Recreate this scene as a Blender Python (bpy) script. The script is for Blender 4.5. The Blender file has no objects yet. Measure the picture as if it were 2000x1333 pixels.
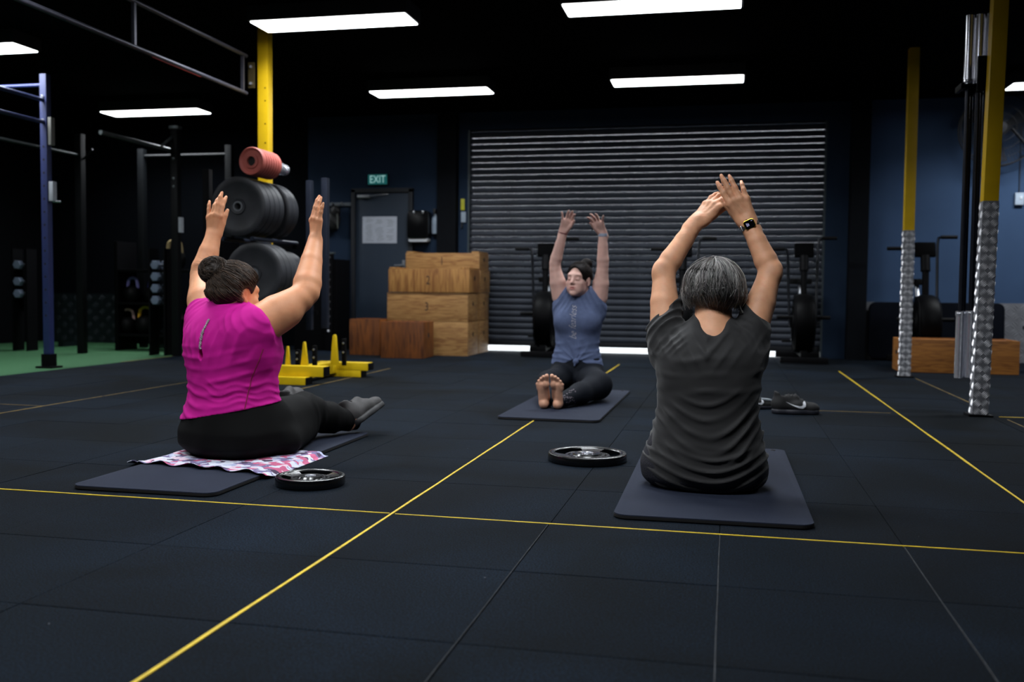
import bpy, bmesh, math, random
import numpy as np
from mathutils import Vector, Matrix, Quaternion
from mathutils.bvhtree import BVHTree

random.seed(7)
RNG = np.random.default_rng(7)
scene = bpy.context.scene
COL = scene.collection

# ------------------------------------------------------------------ camera
F_PX, PITCH, YAW, ROLL, CAM_H = 1905.5, 0.0512848, 0.2173654, 0.0096673, 0.699
def camera_axes():
    cy, sy = math.cos(YAW), math.sin(YAW)
    fwd = Vector((-sy * math.cos(PITCH), cy * math.cos(PITCH), -math.sin(PITCH)))
    right = Vector((cy, sy, 0.0))
    up = right.cross(fwd)
    r = right * math.cos(ROLL) + up * math.sin(ROLL)
    u = -right * math.sin(ROLL) + up * math.cos(ROLL)
    return r, u, fwd
cam_data = bpy.data.cameras.new('camera')
cam = bpy.data.objects.new('camera', cam_data)
COL.objects.link(cam)
_r, _u, _f = camera_axes()
_m = Matrix((_r, _u, -_f)).transposed().to_4x4()
_m.translation = Vector((0, 0, CAM_H))
cam.matrix_world = _m
cam_data.sensor_width = 36.0
cam_data.lens = F_PX / 2000.0 * 36.0
cam_data.clip_start = 0.05
cam_data.clip_end = 200
cam_data.dof.use_dof = True
cam_data.dof.focus_distance = 3.5
cam_data.dof.aperture_fstop = 2.8
scene.camera = cam

# ------------------------------------------------------------------ sky outside (seen only through the gap under the roller door)
world = bpy.data.worlds.new('sky'); scene.world = world
world.use_nodes = True
_bg = world.node_tree.nodes['Background']
_bg.inputs['Color'].default_value = (0.86, 0.93, 1.0, 1)
_bg.inputs['Strength'].default_value = 6.0

# ------------------------------------------------------------------ exposure
vs = scene.view_settings
vs.view_transform = 'Standard'; vs.look = 'None'; vs.gamma = 1.0; vs.exposure = 0.0
vs.use_curve_mapping = False
scene.cycles.max_bounces = 6; scene.cycles.diffuse_bounces = 3; scene.cycles.glossy_bounces = 3; scene.cycles.transmission_bounces = 2
PANEL_WATTS = 38.0          # every ceiling panel carries the same light
PANEL_COLOUR = (0.90, 0.95, 1.0)
PANEL_SPREAD = math.radians(143)

# ------------------------------------------------------------------ helpers: materials
def lin(c):
    """sRGB 0..255 triple to linear rgba"""
    return tuple(((v / 255) / 12.92 if v / 255 <= 0.04045 else (((v / 255) + 0.055) / 1.055) ** 2.4) for v in c) + (1.0,)

MATS = {}
def M(name, rgb, rough=0.5, metal=0.0, var=0.12, vscale=14.0, bump=0.0, bscale=160.0, spec=0.5, coat=0.0, objvar=0.0, sss=0.0, attr=None, sheen=0.0):
    if name in MATS: return MATS[name]
    m = bpy.data.materials.new(name); m.use_nodes = True
    nt = m.node_tree; N = nt.nodes; L = nt.links
    b = N['Principled BSDF']
    c = lin(rgb)
    tc = N.new('ShaderNodeTexCoord')
    nz = N.new('ShaderNodeTexNoise'); nz.inputs['Scale'].default_value = vscale; nz.inputs['Detail'].default_value = 5
    L.new(tc.outputs['Object'], nz.inputs['Vector'])
    rp = N.new('ShaderNodeMapRange')
    rp.inputs[1].default_value = 0.3; rp.inputs[2].default_value = 0.7
    rp.inputs[3].default_value = 1 - var; rp.inputs[4].default_value = 1 + var
    L.new(nz.outputs['Fac'], rp.inputs[0])
    mul = N.new('ShaderNodeMix'); mul.data_type = 'RGBA'; mul.blend_type = 'MULTIPLY'; mul.inputs[0].default_value = 1.0
    mul.inputs[6].default_value = c
    cmb = N.new('ShaderNodeCombineColor')
    src = rp.outputs[0]
    if objvar:
        oi = N.new('ShaderNodeObjectInfo')
        orr = N.new('ShaderNodeMapRange'); orr.inputs[3].default_value = 1 - objvar; orr.inputs[4].default_value = 1 + objvar
        L.new(oi.outputs['Random'], orr.inputs[0])
        mm = N.new('ShaderNodeMath'); mm.operation = 'MULTIPLY'
        L.new(src, mm.inputs[0]); L.new(orr.outputs[0], mm.inputs[1]); src = mm.outputs[0]
    for i in range(3): L.new(src, cmb.inputs[i])
    L.new(cmb.outputs[0], mul.inputs[7])
    out = mul.outputs[2]
    if attr:
        at = N.new('ShaderNodeAttribute'); at.attribute_name = attr
        m2 = N.new('ShaderNodeMix'); m2.data_type = 'RGBA'; m2.blend_type = 'MULTIPLY'; m2.inputs[0].default_value = 1.0
        L.new(out, m2.inputs[6]); L.new(at.outputs['Color'], m2.inputs[7]); out = m2.outputs[2]
    L.new(out, b.inputs['Base Color'])
    b.inputs['Roughness'].default_value = rough
    b.inputs['Metallic'].default_value = metal
    b.inputs['Specular IOR Level'].default_value = spec
    if coat: b.inputs['Coat Weight'].default_value = coat; b.inputs['Coat Roughness'].default_value = 0.15
    if sheen: b.inputs['Sheen Weight'].default_value = sheen
    if sss:
        b.inputs['Subsurface Weight'].default_value = sss
        b.inputs['Subsurface Radius'].default_value = (0.012, 0.005, 0.003)
        b.inputs['Subsurface Scale'].default_value = 0.6
    if bump:
        n2 = N.new('ShaderNodeTexNoise'); n2.inputs['Scale'].default_value = bscale; n2.inputs['Detail'].default_value = 3
        L.new(tc.outputs['Object'], n2.inputs['Vector'])
        bp = N.new('ShaderNodeBump'); bp.inputs['Strength'].default_value = bump; bp.inputs['Distance'].default_value = 0.004
        L.new(n2.outputs['Fac'], bp.inputs['Height']); L.new(bp.outputs['Normal'], b.inputs['Normal'])
    MATS[name] = m
    return m

def emit_mat(name, rgb, strength):
    m = bpy.data.materials.new(name); m.use_nodes = True
    b = m.node_tree.nodes['Principled BSDF']
    b.inputs['Base Color'].default_value = tuple(0.35 * v for v in rgb) + (1,)
    b.inputs['Emission Color'].default_value = rgb + (1,)
    b.inputs['Emission Strength'].default_value = strength
    MATS[name] = m
    return m

def wood_mat(name, rgb, rgb2, scale=(3, 3, 26), rough=0.55, objvar=0.1):
    m = bpy.data.materials.new(name); m.use_nodes = True
    nt = m.node_tree; N = nt.nodes; L = nt.links; b = N['Principled BSDF']
    tc = N.new('ShaderNodeTexCoord'); mp = N.new('ShaderNodeMapping'); mp.inputs['Scale'].default_value = scale
    oi = N.new('ShaderNodeObjectInfo'); ad = N.new('ShaderNodeVectorMath'); ad.operation = 'ADD'
    cb = N.new('ShaderNodeCombineXYZ'); mlt = N.new('ShaderNodeMath'); mlt.operation = 'MULTIPLY'; mlt.inputs[1].default_value = 37.0
    L.new(oi.outputs['Random'], mlt.inputs[0]); L.new(mlt.outputs[0], cb.inputs[0]); L.new(mlt.outputs[0], cb.inputs[1])
    L.new(tc.outputs['Object'], ad.inputs[0]); L.new(cb.outputs[0], ad.inputs[1]); L.new(ad.outputs[0], mp.inputs['Vector'])
    nz = N.new('ShaderNodeTexNoise'); nz.inputs['Scale'].default_value = 1.6; nz.inputs['Detail'].default_value = 7; nz.inputs['Distortion'].default_value = 1.2
    L.new(mp.outputs[0], nz.inputs['Vector'])
    cr = N.new('ShaderNodeValToRGB'); cr.color_ramp.elements[0].position = 0.33; cr.color_ramp.elements[0].color = lin(rgb2)
    cr.color_ramp.elements[1].position = 0.62; cr.color_ramp.elements[1].color = lin(rgb)
    L.new(nz.outputs['Fac'], cr.inputs[0]); L.new(cr.outputs[0], b.inputs['Base Color'])
    b.inputs['Roughness'].default_value = rough
    bp = N.new('ShaderNodeBump'); bp.inputs['Strength'].default_value = 0.15; bp.inputs['Distance'].default_value = 0.002
    L.new(nz.outputs['Fac'], bp.inputs['Height']); L.new(bp.outputs[0], b.inputs['Normal'])
    MATS[name] = m
    return m

# ------------------------------------------------------------------ helpers: objects
def tag(o, label=None, cat=None, group=None, kind=None):
    if label: o['label'] = label
    if cat: o['category'] = cat
    if group: o['group'] = group
    if kind: o['kind'] = kind
    return o

def thing(name, loc, label, cat, group=None, rz=0.0):
    o = bpy.data.objects.new(name, None); COL.objects.link(o)
    o.empty_display_size = 0.1
    o.location = loc; o.rotation_euler = (0, 0, rz)
    return tag(o, label, cat, group)

class B:
    """collects shapes into one bmesh (coordinates local to the parent)"""
    def __init__(s): s.bm = bmesh.new()
    def _cap(s, n0):
        s.bm.verts.ensure_lookup_table(); return list(s.bm.verts)[n0:]
    def box(s, c, size, rot=None, bevel=0.0, seg=2):
        n0 = len(s.bm.verts)
        t = bmesh.new(); bmesh.ops.create_cube(t, size=1.0)
        bmesh.ops.scale(t, vec=size, verts=t.verts)
        if bevel > 0: bmesh.ops.bevel(t, geom=list(t.edges), offset=bevel, segments=seg, profile=0.7, affect='EDGES')
        if rot is not None: bmesh.ops.rotate(t, cent=(0, 0, 0), matrix=rot, verts=t.verts)
        bmesh.ops.translate(t, vec=c, verts=t.verts)
        s._merge(t); return s
    def _merge(s, t):
        me = bpy.data.meshes.new('tmp'); t.to_mesh(me); t.free(); s.bm.from_mesh(me); bpy.data.meshes.remove(me)
    def tube(s, pts, r, n=12, caps=True):
        """tube along a polyline; r number or list"""
        pts = [Vector(p) for p in pts]
        rs = r if isinstance(r, (list, tuple)) else [r] * len(pts)
        rings = []; prev = None
        for i, p in enumerate(pts):
            if i == 0: d = (pts[1] - p)
            elif i == len(pts) - 1: d = (p - pts[i - 1])
            else: d = (pts[i + 1] - p).normalized() + (p - pts[i - 1]).normalized()
            d.normalize()
            if prev is None:
                a = d.orthogonal().normalized()
            else:
                a = (prev - d * prev.dot(d))
                a = a.normalized() if a.length > 1e-6 else d.orthogonal().normalized()
            prev = a; b2 = d.cross(a)
            rings.append([s.bm.verts.new(p + (a * math.cos(2 * math.pi * k / n) + b2 * math.sin(2 * math.pi * k / n)) * rs[i]) for k in range(n)])
        for i in range(len(rings) - 1):
            for k in range(n):
                s.bm.faces.new((rings[i][k], rings[i][(k + 1) % n], rings[i + 1][(k + 1) % n], rings[i + 1][k]))
        if caps:
            s.bm.faces.new(list(reversed(rings[0]))); s.bm.faces.new(rings[-1])
        return s
    def lathe(s, prof, n=40, mat=None, closed=False):
        """prof [(r,z)] about local z, mat a 4x4 placing it"""
        mat = mat or Matrix.Identity(4)
        rings = []
        for (r, z) in prof:
            if r < 1e-6: rings.append([s.bm.verts.new(mat @ Vector((0, 0, z)))])
            else: rings.append([s.bm.verts.new(mat @ Vector((r * math.cos(2 * math.pi * k / n), r * math.sin(2 * math.pi * k / n), z))) for k in range(n)])
        seq = list(range(len(rings)))
        prs = list(zip(seq[:-1], seq[1:])) + ([(seq[-1], seq[0])] if closed else [])
        for i, j in prs:
            a, b2 = rings[i], rings[j]
            for k in range(n):
                k2 = (k + 1) % n
                if len(a) == 1 and len(b2) == 1: continue
                if len(a) == 1: s.bm.faces.new((a[0], b2[k2], b2[k]))
                elif len(b2) == 1: s.bm.faces.new((a[k], a[k2], b2[0]))
                else: s.bm.faces.new((a[k], a[k2], b2[k2], b2[k]))
        return s
    def prism(s, outline, depth, mat=None, bevel=0.0):
        """outline [(x,y)] extruded along local z by depth (0..depth)"""
        mat = mat or Matrix.Identity(4)
        t = bmesh.new()
        f = t.faces.new([t.verts.new((x, y, 0)) for x, y in outline])
        r = bmesh.ops.extrude_face_region(t, geom=[f])
        bmesh.ops.translate(t, vec=(0, 0, depth), verts=[e for e in r['geom'] if isinstance(e, bmesh.types.BMVert)])
        bmesh.ops.recalc_face_normals(t, faces=t.faces)
        if bevel > 0:
            es = [e for e in t.edges if e.is_manifold and e.calc_face_angle(0) > 0.8]
            bmesh.ops.bevel(t, geom=es, offset=bevel, segments=2, profile=0.7, affect='EDGES')
        bmesh.ops.transform(t, matrix=mat, verts=t.verts)
        s._merge(t); return s
    def torus(s, R, r, mat=None, n=36, m=10):
        mat = mat or Matrix.Identity(4)
        rings = []
        for i in range(n):
            a = 2 * math.pi * i / n
            rings.append([s.bm.verts.new(mat @ Vector(((R + r * math.cos(2 * math.pi * j / m)) * math.cos(a), (R + r * math.cos(2 * math.pi * j / m)) * math.sin(a), r * math.sin(2 * math.pi * j / m)))) for j in range(m)])
        for i in range(n):
            for j in range(m):
                s.bm.faces.new((rings[i][j], rings[(i + 1) % n][j], rings[(i + 1) % n][(j + 1) % m], rings[i][(j + 1) % m]))
        return s
    def done(s, name, mat, parent=None, smooth=True, angle=40, loc=None):
        bmesh.ops.recalc_face_normals(s.bm, faces=s.bm.faces)
        me = bpy.data.meshes.new(name); s.bm.to_mesh(me); s.bm.free()
        me.materials.append(mat)
        if smooth:
            me.polygons.foreach_set('use_smooth', [True] * len(me.polygons))
            try: me.set_sharp_from_angle(angle=math.radians(angle))
            except Exception: pass
        o = bpy.data.objects.new(name, me); COL.objects.link(o)
        if loc: o.location = loc
        if parent: o.parent = parent
        return o

def share(o, name=None, parent=None, loc=None, rot=None):
    """another object on the same mesh data"""
    c = o.copy(); COL.objects.link(c)
    if parent is not None: c.parent = parent
    if loc is not None: c.location = loc
    if rot is not None: c.rotation_euler = rot
    return c

def copy_tree(o, parent=None):
    c = o.copy(); COL.objects.link(c); c.parent = parent
    for ch in list(o.children): copy_tree(ch, c)
    return c

def mesh_np(name, verts, faces, mat, parent=None, smooth=True, colours=None):
    """verts (n,3) array, faces (m,k) int array"""
    verts = np.asarray(verts, np.float32); faces = np.asarray(faces, np.int32)
    me = bpy.data.meshes.new(name)
    me.vertices.add(len(verts)); me.vertices.foreach_set('co', verts.ravel())
    k = faces.shape[1]
    me.loops.add(faces.size); me.loops.foreach_set('vertex_index', faces.ravel())
    me.polygons.add(len(faces))
    me.polygons.foreach_set('loop_start', np.arange(0, faces.size, k, dtype=np.int32))
    me.update(calc_edges=True)
    if smooth: me.polygons.foreach_set('use_smooth', np.ones(len(faces), bool))
    if colours is not None:
        a = me.color_attributes.new('tint', 'FLOAT_COLOR', 'POINT')
        rgba = np.ones((len(verts), 4), np.float32); rgba[:, :3] = colours
        a.data.foreach_set('color', rgba.ravel())
    me.validate()
    me.materials.append(mat)
    o = bpy.data.objects.new(name, me); COL.objects.link(o)
    if parent: o.parent = parent
    return o

def RotAxis(frm_z):
    """4x4 rotation taking local z to the given direction"""
    return Vector((0, 0, 1)).rotation_difference(Vector(frm_z)).to_matrix().to_4x4()
def At(loc, zdir=(0, 0, 1)):
    return Matrix.Translation(loc) @ RotAxis(zdir)

def rounded_rect(w, h, r, n=8):
    pts = []
    for cx, cy, a0 in ((w / 2 - r, h / 2 - r, 0), (-w / 2 + r, h / 2 - r, 90), (-w / 2 + r, -h / 2 + r, 180), (w / 2 - r, -h / 2 + r, 270)):
        for i in range(n + 1):
            a = math.radians(a0 + 90 * i / n); pts.append((cx + r * math.cos(a), cy + r * math.sin(a)))
    return pts

def text_mesh(body, size, mat, parent, matrix, extrude=0.0005, shear=0.0, name='lettering', align='CENTER', space=1.0, sx=1.0, thin=0.0):
    cu = bpy.data.curves.new(name, 'FONT'); cu.body = body; cu.size = size; cu.extrude = extrude; cu.shear = shear; cu.offset = thin
    cu.align_x = align; cu.align_y = 'CENTER'; cu.space_character = space
    tmp = bpy.data.objects.new('tmp_text', cu); COL.objects.link(tmp)
    dg = bpy.context.evaluated_depsgraph_get()
    me = bpy.data.meshes.new_from_object(tmp.evaluated_get(dg))
    bpy.data.objects.remove(tmp); bpy.data.curves.remove(cu)
    me.transform(Matrix.Diagonal((sx, 1, 1, 1))); me.transform(matrix)
    me.materials.clear(); me.materials.append(mat)
    o = bpy.data.objects.new(name, me); COL.objects.link(o)
    if parent: o.parent = parent
    return o

# ================================================================== implicit surface modelling (bodies, clothing, shoes, hair caps)
def V3(*a): return np.array(a[0] if len(a) == 1 else a, float)
def nrm(v): v = np.asarray(v, float); return v / np.linalg.norm(v)
def smin(a, b, k):
    if k <= 0: return np.minimum(a, b)
    h = np.maximum(k - np.abs(a - b), 0) / k
    return np.minimum(a, b) - h * h * k * 0.25
def smax(a, b, k): return -smin(-a, -b, k)

class Field:
    def __init__(s, lo, hi, h):
        s.h = h; s.lo = V3(lo); n = np.ceil((V3(hi) - s.lo) / h).astype(int) + 1
        s.ax = [s.lo[i] + h * np.arange(n[i]) for i in range(3)]
        s.F = np.full(tuple(n), 0.12, np.float32)
    def sl(s, lo, hi):
        out = []
        for i in range(3):
            a = int(np.clip(np.floor((lo[i] - s.lo[i]) / s.h), 0, s.F.shape[i])); b = int(np.clip(np.ceil((hi[i] - s.lo[i]) / s.h) + 1, 0, s.F.shape[i]))
            out.append(slice(a, b))
        return tuple(out)
    def grid(s, sl):
        return (s.ax[0][sl[0]][:, None, None].astype(np.float32), s.ax[1][sl[1]][None, :, None].astype(np.float32), s.ax[2][sl[2]][None, None, :].astype(np.float32))
    def apply(s, lo, hi, fn, k, op='add'):
        mrg = abs(k) + 3.5 * s.h
        sl = s.sl(V3(lo) - mrg, V3(hi) + mrg)
        if any(q.stop <= q.start for q in sl): return s
        d = fn(*s.grid(sl)).astype(np.float32)
        cur = s.F[sl]
        s.F[sl] = smin(cur, d, k) if op == 'add' else smax(cur, -d, k) if op == 'sub' else smax(cur, d, k)
        return s
    def cone(s, a, b, ra, rb, k=0.01, op='add', flat=None, fs=1.0, capend=False, capn=None, capp=None):
        a = V3(a); b = V3(b); ba = b - a; bb = float(ba @ ba); r = max(ra, rb) * max(1.0, fs)
        n = None if flat is None else nrm(flat)
        def fn(X, Y, Z):
            px, py, pz = X - a[0], Y - a[1], Z - a[2]
            t = np.clip((px * ba[0] + py * ba[1] + pz * ba[2]) / bb, 0, 1)
            qx, qy, qz = px - t * ba[0], py - t * ba[1], pz - t * ba[2]
            if n is not None:
                c = qx * n[0] + qy * n[1] + qz * n[2]; g = c * (1 / fs - 1)
                qx, qy, qz = qx + g * n[0], qy + g * n[1], qz + g * n[2]
            d = np.sqrt(qx * qx + qy * qy + qz * qz) - (ra + t * (rb - ra))
            if capend:
                u = ba / math.sqrt(bb) if capn is None else nrm(capn); e = b if capp is None else V3(capp)
                d = np.maximum(d, (X - e[0]) * u[0] + (Y - e[1]) * u[1] + (Z - e[2]) * u[2])
            return d
        return s.apply(np.minimum(a, b) - r, np.maximum(a, b) + r, fn, k, op)
    def chain(s, pts, k=0.01, **kw):
        for (p, r), (q, t) in zip(pts[:-1], pts[1:]): s.cone(p, q, r, t, k, **kw)
        return s
    def ell(s, c, rad, R=None, k=0.01, op='add'):
        c = V3(c); rad = V3(rad); R = np.eye(3) if R is None else np.asarray(R, float)   # rows: local axes in world
        m = float(rad.max()); mn = float(rad.min())
        def fn(X, Y, Z):
            px, py, pz = X - c[0], Y - c[1], Z - c[2]
            q = 0; g = 0
            for i in range(3):
                l = (px * R[i, 0] + py * R[i, 1] + pz * R[i, 2])
                q = q + (l / rad[i]) ** 2; g = g + (l / rad[i] ** 2) ** 2
            k0 = np.sqrt(q); k1 = np.sqrt(g) + 1e-9
            return k0 * (k0 - 1.0) / k1
        return s.apply(c - m, c + m, fn, k, op)
    def loft(s, rows, yaw=0.0, k=0.01, p=2.3, grow=0.0, op='add'):
        """rows: (z, cx, cy, half width, half depth); sections in the horizontal plane, turned by yaw"""
        A = np.array(rows, float); zs = A[:, 0]
        zz = np.linspace(zs[0], zs[-1], 160)
        def smooth_interp(col):
            v = np.interp(zz, zs, A[:, col]); w = 9
            vp = np.pad(v, w, mode='edge'); ker = np.hanning(2 * w + 3)[1:-1]; ker /= ker.sum()
            return np.convolve(vp, ker, 'same')[w:-w]
        T = [smooth_interp(i) for i in (1, 2, 3, 4)]
        cs, sn = math.cos(yaw), math.sin(yaw)
        m = max(A[:, 3].max(), A[:, 4].max()) + grow
        lo = (A[:, 1].min() - m, A[:, 2].min() - m, zs[0] - grow); hi = (A[:, 1].max() + m, A[:, 2].max() + m, zs[-1] + grow)
        def fn(X, Y, Z):
            z1 = Z.ravel()
            cx, cy, a, b = [np.interp(z1, zz, t).astype(np.float32)[None, None, :] for t in T]
            a = a + grow; b = b + grow
            dx, dy = X - cx, Y - cy
            lx = dx * cs + dy * sn; ly = -dx * sn + dy * cs
            q = (np.abs(lx / a) ** p + np.abs(ly / b) ** p) ** (1 / p)
            d = (q - 1) * np.minimum(a, b)
            dz = np.maximum(zs[0] - grow - Z, Z - zs[-1] - grow)
            return np.where(dz > 0, np.sqrt(np.maximum(d, 0) ** 2 + dz ** 2), np.maximum(d, np.broadcast_to(dz, d.shape)))
        return s.apply(lo, hi, fn, k, op)
    def displace(s, fn, band=0.03, lo=None, hi=None):
        """F += fn(x,y,z) on points near the surface"""
        idx = np.argwhere(np.abs(s.F) < band)
        P = s.lo + idx * s.h
        s.F[tuple(idx.T)] += fn(P[:, 0], P[:, 1], P[:, 2]).astype(np.float32)
        return s
    def cut(s, p, n, k=0.0):
        """keep the side the normal points away from"""
        p = V3(p); n = nrm(n); X, Y, Z = s.grid((slice(None),) * 3)
        d = ((X - p[0]) * n[0] + (Y - p[1]) * n[1] + (Z - p[2]) * n[2]).astype(np.float32)
        s.F = smax(s.F, d, k); return s
    def floor(s, z): return s.cut((0, 0, z), (0, 0, -1), 0.012)
    def nets(s):
        """naive surface nets"""
        F = s.F; S = F < 0
        nx, ny, nz = F.shape
        cnt = np.zeros((nx - 1, ny - 1, nz - 1), np.uint8)
        offs = [(i, j, k) for i in (0, 1) for j in (0, 1) for k in (0, 1)]
        for o in offs: cnt += S[o[0]:nx - 1 + o[0], o[1]:ny - 1 + o[1], o[2]:nz - 1 + o[2]]
        act = np.argwhere((cnt > 0) & (cnt < 8))
        cv = {o: F[act[:, 0] + o[0], act[:, 1] + o[1], act[:, 2] + o[2]] for o in offs}
        acc = np.zeros((len(act), 3)); num = np.zeros(len(act))
        for o in offs:
            for d in range(3):
                if o[d] == 0:
                    e = list(o); e[d] = 1; e = tuple(e)
                    a, b = cv[o], cv[e]; msk = (a < 0) != (b < 0)
                    t = np.where(msk, a / np.where(msk, a - b, 1), 0)
                    pt = np.tile(np.array(o, float), (len(act), 1)); pt[:, d] += t
                    acc[msk] += pt[msk]; num += msk
        verts = s.lo + (act + acc / num[:, None]) * s.h
        im = np.full(cnt.shape, -1, np.int32); im[tuple(act.T)] = np.arange(len(act))
        faces = []
        for d in range(3):
            a = [slice(None)] * 3; b = [slice(None)] * 3; a[d] = slice(0, -1); b[d] = slice(1, None)
            cr = np.argwhere(S[tuple(a)] != S[tuple(b)])
            u, v = (d + 1) % 3, (d + 2) % 3
            ok = (cr[:, u] > 0) & (cr[:, v] > 0) & (cr[:, u] < F.shape[u] - 1) & (cr[:, v] < F.shape[v] - 1); cr = cr[ok]
            def cell(du, dv):
                c = cr.copy(); c[:, u] -= du; c[:, v] -= dv; return im[tuple(c.T)]
            q = np.stack([cell(1, 1), cell(0, 1), cell(0, 0), cell(1, 0)], 1)
            ins = S[tuple(cr.T)]
            q[~ins] = q[~ins][:, ::-1]
            faces.append(q[(q >= 0).all(1)])
        return verts, np.concatenate(faces)
    def obj(s, name, mat, parent=None, origin=(0, 0, 0), tint=None, relax=1):
        v, f = s.nets()
        for _ in range(relax):      # a light smoothing pass over edges
            e = np.concatenate([f[:, [0, 1]], f[:, [1, 2]], f[:, [2, 3]], f[:, [3, 0]]])
            acc = np.zeros_like(v); n = np.zeros(len(v))
            for c in range(3): acc[:, c] = np.bincount(e[:, 0], v[e[:, 1], c], len(v)) + np.bincount(e[:, 1], v[e[:, 0], c], len(v))
            n = np.bincount(e[:, 0], minlength=len(v)) + np.bincount(e[:, 1], minlength=len(v))
            v = 0.5 * v + 0.5 * acc / np.maximum(n, 1)[:, None]
        col = tint(v) if tint is not None else None
        return mesh_np(name, v - V3(origin), f, mat, parent, colours=col)

def wob(seed, scale, n=7):
    """cheap smooth noise of three coordinates, range about -1..1"""
    r = np.random.default_rng(seed); K = r.normal(size=(n, 3)) * scale; ph = r.uniform(0, 6.28, n)
    def f(x, y, z):
        o = 0
        for i in range(n): o = o + np.sin(K[i, 0] * x + K[i, 1] * y + K[i, 2] * z + ph[i])
        return o / math.sqrt(n) * 0.8
    return f
def sstep(a, b, x):
    t = np.clip((x - a) / (b - a), 0, 1); return t * t * (3 - 2 * t)
def ridge(s):
    """periodic fold profile: narrow crests, wide soft valleys, period 1"""
    c = 0.5 + 0.5 * np.cos(2 * math.pi * s); return c ** 2.2

def tubes(name, strands, rad, mat, parent, origin=(0, 0, 0), tint=None, sides=3):
    """strands (n, m, 3): thin three-sided hairs in one mesh"""
    P = np.asarray(strands, float); n, m, _ = P.shape
    T = np.gradient(P, axis=1); T /= np.linalg.norm(T, axis=2, keepdims=True) + 1e-9
    ref = np.where(np.abs(T[..., 2:3]) < 0.8, np.array([0, 0, 1.0]), np.array([1.0, 0, 0]))
    A = np.cross(T, ref); A /= np.linalg.norm(A, axis=2, keepdims=True) + 1e-9; Bv = np.cross(T, A)
    tp = np.sqrt(np.clip(1.15 - np.linspace(0, 1, m), 0.05, 1))[None, :, None]
    r = (np.asarray(rad).reshape(-1, 1, 1) if np.ndim(rad) else rad) * tp
    rings = np.stack([P + r * (math.cos(2 * math.pi * k / sides) * A + math.sin(2 * math.pi * k / sides) * Bv) for k in range(sides)], 2)
    v = rings.reshape(-1, 3)
    base = (np.arange(n)[:, None, None] * m + np.arange(m - 1)[None, :, None]) * sides; k = np.arange(sides)[None, None, :]; k2 = (k + 1) % sides
    f = np.stack([base + k, base + k2, base + sides + k2, base + sides + k], -1).reshape(-1, 4)
    col = None
    if tint is not None: col = np.repeat(np.asarray(tint), m * sides, axis=0)
    return mesh_np(name, v - V3(origin), f, mat, parent, colours=col)

# ================================================================== THE ROOM
X0, X1, Y0, Y1, ZC = -8.6, 4.3, -3.2, 11.05, 2.76

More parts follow.
